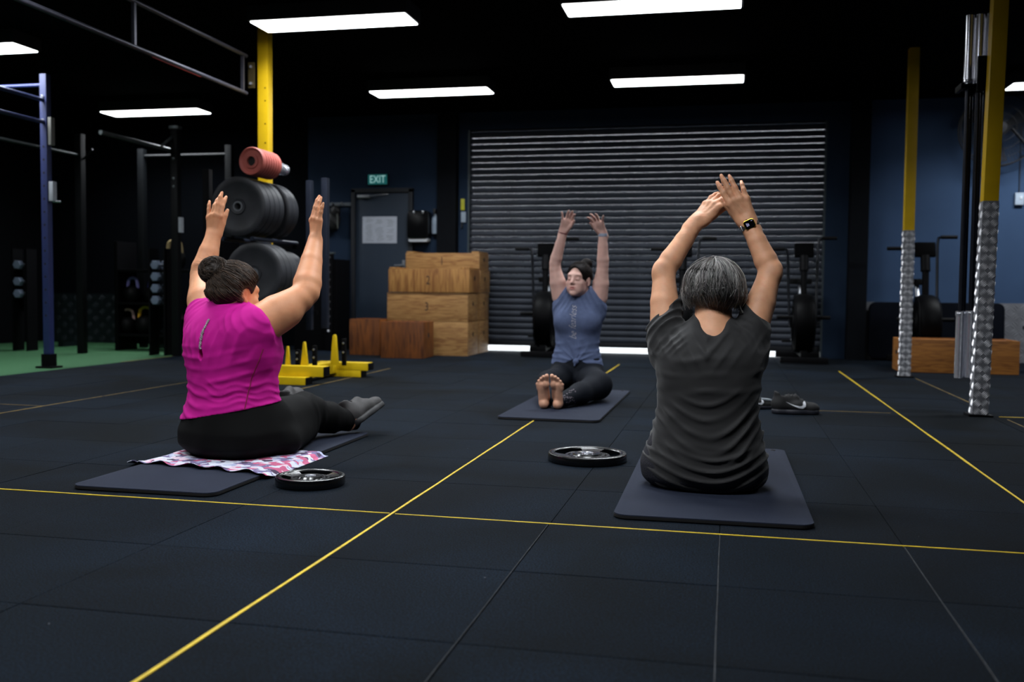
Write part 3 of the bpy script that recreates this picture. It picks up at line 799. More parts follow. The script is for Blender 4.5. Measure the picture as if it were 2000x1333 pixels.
B().box((0.315, 0.66, 0.98), (0.05, 0.05, 1.18), bevel=0.004).done('front_post', STORE, rk)
for z in (1.055, 0.545):
    for xx in (-0.13, 0.10): B().tube([(xx, -0.14, z), (xx, 0.60, z)], 0.016).done('shelf_rail', STORE, rk)
    B().box((0, 0.585, z - 0.03), (0.56, 0.03, 0.03)).done('cross_bar', BLACKM, rk)
bp0 = None
def put_plate(x, y, z, lab, s=1.0, thick=1.0):
    global bp0
    if bp0 is None:
        t = thing('bumper_plate', (0, 0, 0), lab, 'weight plate', 'bumper plates stored in the rack')
        B().lathe(PLATE_F, 56, RotAxis((0, 1, 0)), closed=True).done('rubber_disc', PRUB, t)
        B().lathe([(0.026, -0.034), (0.036, -0.034), (0.036, 0.034), (0.026, 0.034)], 28, RotAxis((0, 1, 0)), closed=True).done('steel_hub', STEELW, t)
        bp0 = t
    else:
        t = copy_tree(bp0); t['label'] = lab
    t.location = (x, y, z); t.scale = (s, thick * 1.13, s)
    return t
ORD = ('front', 'second', 'third', 'fourth', 'fifth', 'sixth')
for i in range(4): put_plate(-3.425, 6.44 + i * 0.078, 1.283, 'black bumper plate on the upper tier, %s in the row' % ORD[i])
for i in range(2): put_plate(-3.425, 6.84 + i * 0.08, 1.283, 'black bumper plate on the upper tier beyond the gap, %s one' % ('nearer', 'farther')[i])
for i in range(3): put_plate(-3.30, 6.43 + i * 0.078, 0.806, 'black bumper plate on the lower tier, %s in the row' % ORD[i], 1.03)
for i in range(3): put_plate(-3.36, 6.80 + i * 0.08, 0.776, 'black bumper plate on the lower tier beyond the gap, %s one' % ('nearest', 'middle', 'farthest')[i])
# red roller and chrome grip lying on the top
REDR = M('red_foam', (172, 86, 76), 0.62, var=0.12, vscale=12)
rr = thing('foam_roller', (-3.33, 6.42, 1.604), 'red ribbed foam roller with a chrome end, lying on top of the plates', 'roller')
prof = [(0.034, 0.0), (0.052, 0.002), (0.054, 0.012), (0.078, 0.014), (0.096, 0.0), (0.101, 0.008)]
for i in range(7):
    z = 0.02 + i * 0.032; prof += [(0.101, z), (0.101, z + 0.023), (0.097, z + 0.026), (0.097, z + 0.030)]
prof += [(0.099, 0.255), (0.034, 0.255)]
RD = (0.08, 0.99, -0.02)
B().lathe(prof, 40, RotAxis(RD), closed=True).done('foam_tube', REDR, rr)
B().lathe([(0.0, 0.02), (0.034, 0.02), (0.034, 0.24), (0, 0.24)], 24, RotAxis(RD)).done('core', M('dark_core', (20, 16, 16), 0.8), rr)
B().lathe([(0, 0.24), (0.046, 0.24), (0.048, 0.25), (0.048, 0.40), (0.034, 0.41), (0.034, 0.44), (0.042, 0.445), (0.042, 0.465), (0, 0.47)], 28, RotAxis(RD)).done('chrome_end', CHROME, rr)
B().lathe([(0.049, 0.29), (0.053, 0.292), (0.053, 0.325), (0.049, 0.327)], 28, RotAxis(RD), closed=True).done('dark_band', BLACKM, rr)

# ---- yellow sled by the pink shirted woman
sl = thing('push_sled', (-2.98, 7.0, 0), 'yellow steel sled with low beams and pointed uprights', 'sled')
YSL = M('yellow_sled_paint', (205, 172, 8), 0.42, var=0.1, vscale=8)
def beam(x0, x1, y, z, w, h):
    B().box(((x0 + x1) / 2, y, z + h / 2), (x1 - x0, w, h), bevel=0.004).done('beam', YSL, sl)
    B().box((x1 + 0.004, y, z + h / 2), (0.012, w * 0.9, h * 0.9)).done('end_cap', BLACKM, sl, smooth=False)
beam(-0.27, -0.005, -0.38, 0.0, 0.11, 0.055)
beam(-0.27, 0.10, -0.30, 0.056, 0.11, 0.075)
beam(-0.25, 0.135, 0.36, 0.0, 0.11, 0.052)
beam(-0.25, 0.195, 0.36, 0.053, 0.11, 0.062)
B().box((-0.12, 0.03, 0.075), (0.10, 0.70, 0.09), bevel=0.004).done('cross_beam', YSL, sl)
def spike(x, y, h, w0, w1):
    b = B(); b.prism([(-w0 / 2, 0), (w0 / 2, 0), (w1 / 2, h - w1 / 2), (w1 * 0.2, h), (-w1 * 0.2, h), (-w1 / 2, h - w1 / 2)], 0.025, Matrix.Translation((x, y, 0.11)) @ Matrix.Rotation(math.pi / 2, 4, 'X'), bevel=0.002)
    b.done('upright', YSL, sl)
    B().box((x + 0.062, y + 0.03, 0.10 + h * 0.45), (0.030, 0.030, h * 0.9), bevel=0.003).done('black_post', BLACKM, sl)
    for z in (0.45, 0.75): B().lathe([(0, 0.010), (0.008, 0.008), (0.008, 0)], 8, At((x + 0.062, y + 0.0145, 0.10 + h * z), (0, -1, 0))).done('bolt', STEELW, sl)
spike(-0.235, -0.22, 0.16, 0.038, 0.012); spike(-0.10, -0.22, 0.195, 0.06, 0.014); spike(-0.02, 0.16, 0.235, 0.062, 0.026)

# ---- plywood boxes
PLY = wood_mat('plywood', (160, 120, 70), (118, 78, 38))
PLYV = wood_mat('plywood_upright_grain', (162, 116, 60), (116, 72, 30), scale=(22, 3, 2))
PLYB = wood_mat('stained_plywood', (124, 68, 20), (74, 36, 9), scale=(14, 6, 2))
HOLE = M('dark_hole', (8, 7, 6), 0.9)
NUMB = M('number_paint', (40, 32, 22), 0.8)
def ply_box(x0, x1, y0, y1, z0, z1, lab, mat, num=None, side_holes=2, lugs=False, front_hole=False, group='plywood box sections in the tall stack', rz=0.0, numrot=False):
    w, d, h = x1 - x0, y1 - y0, z1 - z0; T = 0.018
    t = thing('plyo_box', ((x0 + x1) / 2, (y0 + y1) / 2, z0), lab, 'box', group, rz)
    B().box((0, -d / 2 + T / 2, h / 2), (w, T, h - 0.002), bevel=0.0015).done('front_panel', mat, t)
    B().box((0, d / 2 - T / 2, h / 2), (w, T, h - 0.002), bevel=0.0015).done('back_panel', mat, t)
    for sx in (-1, 1): B().box((sx * (w / 2 - T / 2), 0, h / 2), (T, d - 2 * T - 0.001, h - 0.004), bevel=0.0015).done('side_panel', mat, t)
    B().box((0, 0, h - T / 2 - 0.012), (w - 2 * T - 0.001, d - 2 * T - 0.001, T)).done('top_panel', mat, t)
    for k in range(side_holes):
        yy = (k - (side_holes - 1) / 2) * d * 0.42
        B().lathe([(0, 0.0012), (0.026, 0.0012), (0.026, 0)], 20, At((w / 2, yy, h * 0.62), (1, 0, 0))).done('hand_hole', HOLE, t)
    if front_hole: B().prism(rounded_rect(0.085, 0.038, 0.018), 0.0015, Matrix.Translation((w * front_hole, -d / 2, h * 0.62)) @ Matrix.Rotation(math.pi / 2, 4, 'X')).done('hand_hole', HOLE, t)
    if lugs:
        for sx in (-1, 1): B().box((sx * (w / 2 - 0.05), 0, h + 0.009), (0.085, d * 0.98, 0.018), bevel=0.004).done('corner_lug', mat, t)
    if num: text_mesh(num, 0.13, NUMB, t, Matrix.Translation((-0.005, -d / 2 - 0.0012, h * 0.5)) @ Matrix.Rotation(math.pi / 2, 4, 'X'), name='number', sx=0.7)
    return t
ply_box(-3.59, -2.69, 10.0, 10.44, 0.0, 0.365, 'bottom front section of the plywood stack, partly behind brown boxes', PLY, side_holes=1)
ply_box(-3.592, -2.692, 10.0, 10.44, 0.366, 0.672, 'front plywood section marked 3', PLY, '3', side_holes=1)
ply_box(-3.575, -2.675, 9.99, 10.43, 0.676, 0.925, 'front plywood section marked 2 with vertical grain', PLYV, '2', side_holes=1, lugs=True)
ply_box(-3.59, -2.69, 10.47, 10.91, 0.0, 0.365, 'bottom rear plywood section of the stack', PLY, side_holes=1)
ply_box(-3.59, -2.69, 10.47, 10.91, 0.366, 0.672, 'middle rear plywood section of the stack', PLY, side_holes=1)
ply_box(-3.58, -2.68, 10.47, 10.91, 0.674, 0.925, 'upper rear plywood section under the topmost one', PLY, side_holes=1)
ply_box(-3.55, -2.695, 10.49, 10.91, 0.926, 1.115, 'topmost plywood section of the stack', PLY, '1', side_holes=1, lugs=True)
ply_box(-3.47, -3.02, 9.46, 9.86, 0.0, 0.375, 'dark brown plywood box right of its pair, before the stack', PLYB, side_holes=1, group='dark brown plywood boxes', rz=0.04)
ply_box(-3.94, -3.60, 9.80, 10.2, 0.0, 0.385, 'dark brown plywood box left of its pair, by the exit door', PLYB, side_holes=0, group='dark brown plywood boxes', rz=-0.03)
# low wooden box before the right wall
wbx = ply_box(1.53, 2.52, 9.35, 9.77, 0.0, 0.30, 'low long plywood box behind the right posts', wood_mat('orange_plywood', (164, 106, 44), (118, 70, 24)), side_holes=0, front_hole=0.17, group=None)
B().prism(rounded_rect(0.038, 0.085, 0.018), 0.0015, Matrix.Translation((-0.495, 0, 0.17)) @ Matrix.Rotation(-math.pi / 2, 4, 'Y')).done('hand_hole', HOLE, wbx)

# ---- black crash mat against the right wall, bench end, fan, switch
cm = thing('crash_mat', (2.13, 10.955, 0.0), 'black rounded gym mat leaning on the right back wall', 'gym mat')
B().prism(rounded_rect(1.33, 0.60, 0.07), 0.06, Matrix.Translation((0, 0.03, 0.318)) @ Matrix.Rotation(math.pi / 2 - 0.06, 4, 'X'), bevel=0.012).done('mat_body', M('mat_vinyl', (6, 9, 17), 0.7, spec=0.06), cm)
fb = thing('flat_bench', (2.98, 9.7, 0), 'silver edged bench end cut by the right edge', 'bench')
B().box((0.15, 0.05, 0.405), (0.9, 0.28, 0.035), bevel=0.01).done('bench_top', M('bench_silver', (80, 88, 100), 0.35, metal=0.5), fb)
b = B()
for sx in (-0.2, 0.5): b.box((sx, 0.05, 0.195), (0.05, 0.05, 0.39)); b.box((sx, 0.05, 0.02), (0.06, 0.4, 0.04))
b.done('bench_leg', BLACKM, fb, smooth=False)
fan = thing('wall_fan', (2.66, 10.82, 2.40), 'large dark wall fan with wire cage behind the right post', 'fan')
FANM = M('fan_dark_metal', (22, 24, 30), 0.4, metal=0.3)
fr_ = B()
FT = RotAxis((0, -1, 0))
for rad, yy in ((0.375, 0.0), (0.375, 0.11), (0.30, -0.03), (0.22, -0.045), (0.14, -0.055), (0.07, -0.06)):
    fr_.torus(rad, 0.008 if rad > 0.37 else 0.0025, Matrix.Translation((0, yy, 0)) @ FT, n=48, m=6)
fr_.done('cage_ring', FANM, fan)
ws = B()
for k in range(60):
    a = 2 * math.pi * k / 60
    ws.tube([(0.06 * math.cos(a), -0.06, 0.06 * math.sin(a)), (0.22 * math.cos(a), -0.045, 0.22 * math.sin(a)), (0.375 * math.cos(a), 0.0, 0.375 * math.sin(a))], 0.0016, n=4, caps=False)
    ws.tube([(0.375 * math.cos(a), 0.11, 0.375 * math.sin(a)), (0.2 * math.cos(a), 0.14, 0.2 * math.sin(a))], 0.0016, n=4, caps=False)
tag(ws.done('cage_wires', FANM, fan), kind='stuff')
for k in range(3):
    a0 = 2 * math.pi * k / 3 + 0.5
    b = B(); pts = []
    for i in range(7):
        r_ = 0.06 + 0.28 * i / 6; pts.append((r_, a0 - 0.32 + 0.1 * i / 6, a0 + 0.28))
    rows = []
    for r_, aa, ab in pts:
        rows.append([b.bm.verts.new((r_ * math.cos(aa + (ab - aa) * j / 4), 0.03 + 0.05 * (j / 4 - 0.5), r_ * math.sin(aa + (ab - aa) * j / 4))) for j in range(5)])
    for i in range(6):
        for j in range(4): b.bm.faces.new((rows[i][j], rows[i][j + 1], rows[i + 1][j + 1], rows[i + 1][j]))
    bmesh.ops.solidify(b.bm, geom=list(b.bm.faces), thickness=0.003)
    b.done('fan_blade', M('fan_blade', (34, 40, 52), 0.4), fan)
B().lathe([(0, -0.05), (0.06, -0.045), (0.075, 0.0), (0.07, 0.15), (0, 0.16)], 28, RotAxis((0, 1, 0))).done('motor_hub', FANM, fan)
B().tube([(0, 0.1, 0), (0, 0.17, -0.02), (0, 0.21, -0.05)], 0.03).done('bracket', FANM, fan)
B().tube([(0.10, -0.05, -0.02), (0.22, -0.055, -0.17), (0.31, -0.02, -0.24)], 0.016).done('cage_strut', FANM, fan)
sw = thing('wall_switch', (2.915, Y1, 1.70), 'small pale switch box on the right back wall', 'switch')
B().box((0, -0.02, 0), (0.085, 0.04, 0.125), bevel=0.006).done('switch_box', M('switch_plastic', (170, 184, 200), 0.4), sw)
B().box((0.01, -0.043, 0.01), (0.02, 0.012, 0.03), bevel=0.003).done('rocker', M('switch_rocker', (210, 215, 220), 0.4), sw)
B().tube([(0, -0.01, 0.06), (0, -0.01, 0.75)], 0.006).done('cable', M('cable_grey', (30, 38, 52), 0.6), sw)

# ---- air bikes (silhouettes before the roller door)
def air_bike(x, y, rz, lab):
    t = thing('air_bike', (x, y, 0), lab, 'exercise bike', 'air bikes along the back wall', rz)
    b = B(); b.box((0, -0.42, 0.04), (0.46, 0.06, 0.06), bevel=0.01); b.done('front_foot', BLACKM, t)
    b = B(); b.box((0, 0.55, 0.04), (0.46, 0.06, 0.06), bevel=0.01); b.done('rear_foot', BLACKM, t)
    b = B(); b.box((0, 0.06, 0.10), (0.07, 0.98, 0.07), bevel=0.008); b.tube([(0, 0.1, 0.12), (0, 0.05, 0.55)], 0.03); b.tube([(0, -0.22, 0.1), (0, -0.14, 0.95)], 0.032); b.done('frame', BLACKM, t)
    b = B(); b.lathe([(0.0, -0.10), (0.20, -0.10), (0.285, -0.085), (0.30, -0.05), (0.30, 0.05), (0.285, 0.085), (0.20, 0.10), (0, 0.10)], 40, At((0, -0.22, 0.40), (1, 0, 0))); b.done('fan_housing', M('bike_black_plastic', (3, 3, 4), 0.5, spec=0.06), t)
    for sx in (-1, 1):
        b = B()
        for rad in (0.08, 0.13, 0.18, 0.23, 0.28): b.torus(rad, 0.004, Matrix.Translation((sx * (0.106 if rad < 0.21 else 0.094), -0.22, 0.40)) @ RotAxis((1, 0, 0)), n=32, m=5)
        b.done('fan_grille', BLACKM, t)
    b = B(); b.tube([(0, 0.12, 0.50), (0, 0.30, 0.80)], 0.026); b.done('seat_post', STEELW, t)
    b = B(); b.prism([(-0.10, 0.12), (0.10, 0.12), (0.12, 0.02), (0.05, -0.08), (0.028, -0.17), (-0.028, -0.17), (-0.05, -0.08), (-0.12, 0.02)], 0.06, Matrix.Translation((0, 0.33, 0.80)), bevel=0.015); b.done('saddle', BLACKR, t)
    b = B(); b.tube([(0, -0.14, 0.93), (0, -0.10, 1.08)], 0.045); b.done('console_stem', BLACKM, t)
    b = B(); b.box((0, -0.08, 1.14), (0.19, 0.05, 0.145), Matrix.Rotation(-0.3, 3, 'X'), bevel=0.012); b.done('console', M('bike_console', (3, 3, 4), 0.7, spec=0.03), t)
    B().lathe([(0, 0.004), (0.032, 0.004), (0.032, 0)], 20, At((0.03, -0.225, 0.60), (0.2, -1, 0.1))).done('badge', STEELW, t)
    for sx, zz, fw in ((-1, 1.155, -0.05), (1, 1.275, 0.12)):
        b = B(); b.tube([(sx * 0.125, -0.12, 0.36), (sx * 0.14, -0.02 + fw * 0.3, 0.70), (sx * 0.155, 0.02 + fw, zz - 0.08), (sx * 0.165, 0.03 + fw, zz - 0.01), (sx * 0.19, 0.03 + fw, zz)], 0.014); b.done('handle_arm', M('bike_arm_steel', (14, 17, 24), 0.35, metal=0.5), t)
        b = B(); b.tube([(sx * 0.19, 0.03 + fw, zz), (sx * 0.34, 0.03 + fw, zz)], 0.019); b.done('hand_grip', BLACKR, t)
        b = B(); b.tube([(sx * 0.10, -0.20, 0.46), (sx * 0.26, -0.20, 0.46)], 0.020); b.done('foot_peg', BLACKR, t)
        b = B(); b.tube([(sx * 0.06, 0.12, 0.30), (sx * 0.10, 0.12 + sx * 0.12, 0.30 + sx * 0.09)], 0.012); b.done('crank', STEELW, t)
        b = B(); b.box((sx * 0.15, 0.12 + sx * 0.12, 0.30 + sx * 0.09), (0.09, 0.09, 0.025), bevel=0.005); b.done('pedal', BLACKR, t)
    return t
air_bike(-1.93, 10.45, 0.10, 'black air bike behind the seated instructor')
air_bike(-0.47, 10.45, 0.0, 'black air bike hidden behind the grey haired woman')
air_bike(0.745, 10.45, 0.0, 'black air bike at the right end of the roller door')
air_bike(1.87, 10.30, 0.0, 'black air bike before the navy wall behind the farther post')


# ================================================================== SMALL THINGS ON THE FLOOR AND ALONG THE WALLS
SHOEB = M('shoe_black_mesh', (6, 6, 8), 0.7, var=0.2, vscale=60, bump=0.3, bscale=400)
SOLEM = M('shoe_sole', (26, 27, 36), 0.5)
SWOO = M('shoe_white_mark', (225, 228, 235), 0.45)
def shoe_meshes(upper_mat, sole_mat, L_=0.27):
    """sneaker along +x (heel at 0), sole on z 0; returns upper and sole mesh objects"""
    f = Field((-0.03, -0.08, -0.01), (L_ + 0.03, 0.08, 0.16), 0.004)
    f.ell((0.045, 0, 0.055), (0.05, 0.036, 0.052), k=0.02)
    f.cone((0.05, 0, 0.05), (0.15, 0, 0.05), 0.040, 0.043, 0.02, flat=(0, 0, 1), fs=0.9)
    f.cone((0.14, 0, 0.045), (L_ - 0.05, 0.004, 0.034), 0.043, 0.040, 0.02, flat=(0, 0, 1), fs=0.8)
    f.ell((L_ - 0.045, 0.004, 0.036), (0.046, 0.040, 0.028), k=0.02)
    f.cone((0.045, 0, 0.07), (0.04, 0, 0.118), 0.033, 0.030, 0.02)
    f.cone((0.06, 0, 0.08), (0.13, 0, 0.092), 0.03, 0.022, 0.02)
    f.cone((0.052, 0, 0.085), (0.045, 0, 0.15), 0.026, 0.028, 0.008, op='sub')
    f.cut((0, 0, 0.018), (0, 0, -1))
    up = f.obj('upper', upper_mat)
    g = Field((-0.03, -0.08, -0.01), (L_ + 0.03, 0.08, 0.06), 0.004)
    g.cone((0.04, 0, 0.016), (0.14, 0, 0.014), 0.043, 0.044, 0.03); g.cone((0.13, 0, 0.014), (L_ - 0.045, 0.004, 0.014), 0.044, 0.046, 0.03)
    g.cut((0, 0, 0.03), (0, 0, 1), 0.01); g.cut((0, 0, 0.0), (0, 0, -1), 0.008)
    so = g.obj('sole', sole_mat)
    return up, so
UP0, SO0 = shoe_meshes(SHOEB, SOLEM)
bvh_shoe = BVHTree.FromPolygons([v.co for v in UP0.data.vertices], [tuple(p.vertices) for p in UP0.data.polygons])
def swoosh(parent):
    """white tick on the outer side (-y) of the shoe"""
    up = [(0.075, 0.074), (0.10, 0.062), (0.125, 0.054), (0.15, 0.050), (0.165, 0.052), (0.170, 0.060), (0.169, 0.070)]
    dn = [(0.180, 0.078), (0.184, 0.066), (0.181, 0.048), (0.168, 0.038), (0.148, 0.040), (0.122, 0.050), (0.098, 0.061)]
    vs_, fs_ = [], []
    K = 30
    def samp(pl, t):
        pl = np.array(pl); s = np.linspace(0, 1, len(pl)); return np.array([np.interp(t, s, pl[:, 0]), np.interp(t, s, pl[:, 1])])
    dn2 = [(0.075, 0.0735)] + dn[::-1][0:0] + [(0.098, 0.060), (0.122, 0.049), (0.148, 0.0385), (0.170, 0.036), (0.186, 0.050), (0.187, 0.068), (0.180, 0.080)]
    for i in range(K + 1):
        a, b = samp(up, i / K), samp(dn2, i / K)
        for j in range(5):
            q = a + (b - a) * j / 4
            hit = bvh_shoe.ray_cast(Vector((q[0], -0.2, q[1])), Vector((0, 1, 0)))
            y = hit[0].y - 0.0016 if hit[0] else -0.044
            vs_.append((q[0], y, q[1]))
    for i in range(K):
        for j in range(4): fs_.append((i * 5 + j, i * 5 + j + 1, i * 5 + j + 6, i * 5 + j + 5))
    return mesh_np('side_mark', vs_, fs_, SWOO, parent)
def laces(parent, mat):
    b = B()
    for i in range(5):
        x = 0.095 + i * 0.019; pts = []
        for j in range(7):
            y = -0.02 + 0.04 * j / 6; hit = bvh_shoe.ray_cast(Vector((x + (0.004 if i % 2 else -0.004) * (j - 3) / 3, y, 0.25)), Vector((0, 0, -1)))
            if hit[0]: pts.append(hit[0] + Vector((0, 0, 0.002)))
        if len(pts) > 2: b.tube(pts, 0.003, n=6)
    tag(b.done('laces', mat, parent), kind='stuff')
s1 = thing('sneaker', (0.262, 5.86, 0.0), 'black sneaker with a white tick, lying nearer to the right posts', 'shoe', 'pair of black sneakers', rz=0.10)
UP0.parent = s1; SO0.parent = s1; swoosh(s1); laces(s1, M('lace_black', (20, 20, 22), 0.7))
s2 = thing('sneaker', (0.06, 6.02, 0.0), 'black sneaker half hidden behind the grey haired woman', 'shoe', 'pair of black sneakers', rz=0.35)
for o in list(s1.children): share(o, parent=s2)
B().prism([(-0.04, -0.028), (0.035, -0.03), (0.04, 0.03), (-0.035, 0.028)], 0.012, Matrix.Translation((0.215, 0.0, 0.066)) @ Matrix.Rotation(0.12, 4, 'Y'), bevel=0.003).done('pale_tag', M('pale_tongue', (150, 158, 165), 0.5), s2)
s2.scale = (0.86, 0.9, 0.8)

# ---- grip plates lying on the floor
PBLK = M('coated_plate_black', (7, 8, 10), 0.26, var=0.12, vscale=12, coat=0.4)
def grip_plate(x, y, R, H, rz, lab):
    t = thing('grip_plate', (x, y, 0.0), lab, 'weight plate', 'black grip plates lying on the floor', rz)
    B().lathe([(0.83 * R, 0.25 * H), (0.83 * R, 0.86 * H), (0.86 * R, 0.97 * H), (0.93 * R, H), (0.985 * R, 0.94 * H), (R, 0.8 * H), (R, 0.2 * H), (0.985 * R, 0.06 * H), (0.93 * R, 0.0), (0.86 * R, 0.03 * H)], 72, closed=True).done('rim', PBLK, t)
    B().lathe([(0.15 * R, 0.10 * H), (0.15 * R, 0.84 * H), (0.17 * R, 0.90 * H), (0.34 * R, 0.90 * H), (0.38 * R, 0.72 * H), (0.56 * R, 0.70 * H), (0.58 * R, 0.6 * H), (0.58 * R, 0.2 * H), (0.5 * R, 0.12 * H)], 64, closed=True).done('inner_disc', PBLK, t)
    for k in range(3):
        a0, a1 = math.radians(120 * k + 38), math.radians(120 * k + 82)
        b = B(); rows = []
        for i in range(11):
            a = a0 + (a1 - a0) * i / 10
            wv = 0.02 * (1 if i in (0, 10) else 0)
            rows.append([b.bm.verts.new((r_ * math.cos(a), r_ * math.sin(a), z)) for r_, z in ((0.565 * R, 0.22 * H), (0.565 * R, 0.69 * H), (0.70 * R, 0.74 * H), (0.84 * R, 0.86 * H), (0.84 * R, 0.24 * H))])
        for i in range(10):
            for j in range(5): b.bm.faces.new((rows[i][j], rows[i][(j + 1) % 5], rows[i + 1][(j + 1) % 5], rows[i + 1][j]))
        b.bm.faces.new(rows[0]); b.bm.faces.new(rows[-1]); b.done('web', PBLK, t)
    B().lathe([(0.10 * R, 0.08 * H), (0.10 * R, 0.9 * H), (0.11 * R, 0.94 * H), (0.155 * R, 0.94 * H), (0.16 * R, 0.9 * H), (0.16 * R, 0.08 * H)], 40, closed=True).done('steel_hub', CHROME, t)
    # raised lettering ring: small cast marks round the disc
    b = B()
    for k in range(26):
        a = 2 * math.pi * k / 26
        if k % 9 in (0, 8): continue
        b.box((0.47 * R * math.cos(a), 0.47 * R * math.sin(a), 0.715 * H), (0.055 * R, 0.018 * R, 0.05 * H), Matrix.Rotation(a, 3, 'Z'))
    tag(b.done('cast_marks', PBLK, t, smooth=False), kind='stuff')
    return t
grip_plate(-0.556, 3.985, 0.163, 0.036, math.radians(28), 'larger black grip plate on the floor left of the grey haired woman')
grip_plate(-1.446, 3.225, 0.123, 0.036, math.radians(100), 'smaller black grip plate beside the patterned towel')

# ---- exercise mats
MATM = M('foam_mat', (25, 31, 46), 0.85, spec=0.2, var=0.08, vscale=8, bump=0.25, bscale=240)
MATE = M('foam_mat_edge', (7, 6, 7), 0.7)
def ex_mat(x, y, w, l, rz, lab):
    t = thing('exercise_mat', (x, y, 0.002), lab, 'mat', 'dark foam exercise mats', rz)
    B().prism(rounded_rect(w, l, 0.045), 0.0135, bevel=0.003).done('mat_sheet', MATM, t)
    B().prism(rounded_rect(w + 0.0014, l + 0.0014, 0.0455), 0.0085, Matrix.Translation((0, 0, 0.0015))).done('edge_band', MATE, t)
    for sx in (-1, 1): B().torus(0.009, 0.002, Matrix.Translation((sx * (w / 2 - 0.05), l / 2 - 0.045, 0.0138)), n=18, m=6).done('eyelet', MATE, t)
    return t
ex_mat(-0.040, 3.695, 0.60, 1.44, 0.008, 'dark foam mat under the grey haired woman')
ex_mat(-1.935, 3.665, 0.545, 1.47, 0.0, 'dark foam mat under the patterned towel and the pink shirted woman')
ex_mat(-0.935, 5.96, 0.56, 1.64, -0.005, 'dark foam mat under the barefoot instructor')

# ---- patterned towel
def towel_mat():
    m = bpy.data.materials.new('camouflage_towel'); m.use_nodes = True
    nt = m.node_tree; N = nt.nodes; L = nt.links; b = N['Principled BSDF']
    tc = N.new('ShaderNodeTexCoord'); n0 = N.new('ShaderNodeTexNoise'); n0.inputs['Scale'].default_value = 26; n0.inputs['Detail'].default_value = 1
    L.new(tc.outputs['Object'], n0.inputs['Vector'])
    ad = N.new('ShaderNodeVectorMath'); ad.operation = 'MULTIPLY_ADD'; ad.inputs[1].default_value = (0.05, 0.05, 0.05)
    L.new(n0.outputs['Color'], ad.inputs[0]); L.new(tc.outputs['Object'], ad.inputs[2])
    vo = N.new('ShaderNodeTexVoronoi'); vo.inputs['Scale'].default_value = 34; L.new(ad.outputs[0], vo.inputs['Vector'])
    sp = N.new('ShaderNodeSeparateColor'); L.new(vo.outputs['Color'], sp.inputs[0])
    cr = N.new('ShaderNodeValToRGB'); cr.color_ramp.interpolation = 'CONSTANT'
    e = cr.color_ramp.elements; e[0].position = 0; e[0].color = lin((205, 208, 222)); e[1].position = 0.32; e[1].color = lin((112, 100, 140))
    for p, c in ((0.56, (190, 92, 128)), (0.72, (168, 174, 204)), (0.85, (70, 52, 78)), (0.93, (214, 190, 204))):
        x = e.new(p); x.color = lin(c)
    L.new(sp.outputs[0], cr.inputs[0]); L.new(cr.outputs[0], b.inputs['Base Color'])
    b.inputs['Roughness'].default_value = 0.9
    n2 = N.new('ShaderNodeTexNoise'); n2.inputs['Scale'].default_value = 260; L.new(tc.outputs['Object'], n2.inputs['Vector'])
    bp = N.new('ShaderNodeBump'); bp.inputs['Strength'].default_value = 0.5; bp.inputs['Distance'].default_value = 0.002
    L.new(n2.outputs['Fac'], bp.inputs['Height']); L.new(bp.outputs[0], b.inputs['Normal'])
    return m
def towel():
    nx, ny = 90, 60; c00, c10, c11, c01 = [np.array(q) for q in ((-2.285, 3.372), (-1.63, 3.262), (-1.618, 3.785), (-2.25, 3.80))]
    w1, w2 = wob(3, 14), wob(5, 30)
    vs_ = []
    for layer in (0, 1):
        for j in range(ny + 1):
            for i in range(nx + 1):
                s, t = i / nx, j / ny
                p = (c00 * (1 - s) + c10 * s) * (1 - t) + (c01 * (1 - s) + c11 * s) * t
                ed = max(0, 1 - t * 9)
                p[1] += ed * 0.010 * math.sin(s * 31 + 0.6) + (1 - ed) * 0.0
                on = 1 / (1 + math.exp(-(p[0] + 2.224) / 0.0035)) * 1 / (1 + math.exp((p[0] + 1.642) / 0.0035))
                z = 0.0165 * on + 0.0035 + 0.0022 * max(0, float(w1(p[0], p[1], 0.0))) + ed * (0.007 + 0.006 * math.sin(s * 31) + 0.008 * max(0, math.sin(s * 13 + 1.0)) ** 3)
                vs_.append((p[0], p[1], z - (0.0022 if layer else 0)))
    st_ = (nx + 1) * (ny + 1); fs_ = []
    for j in range(ny):
        for i in range(nx):
            a = j * (nx + 1) + i; fs_.append((a, a + 1, a + nx + 2, a + nx + 1)); fs_.append((st_ + a + nx + 1, st_ + a + nx + 2, st_ + a + 1, st_ + a))
    rim = [(0, i) for i in range(nx)]
    for i in range(nx):
        a = i; fs_.append((a + 1, a, st_ + a, st_ + a + 1)); a = ny * (nx + 1) + i; fs_.append((a, a + 1, st_ + a + 1, st_ + a))
    for j in range(ny):
        a = j * (nx + 1); fs_.append((a, a + nx + 1, st_ + a + nx + 1, st_ + a)); a = a + nx; fs_.append((a + nx + 1, a, st_ + a, st_ + a + nx + 1))
    return mesh_np('towel', vs_, fs_, towel_mat())
tag(towel(), 'pink white and purple camouflage towel under the pink shirted woman', 'towel')

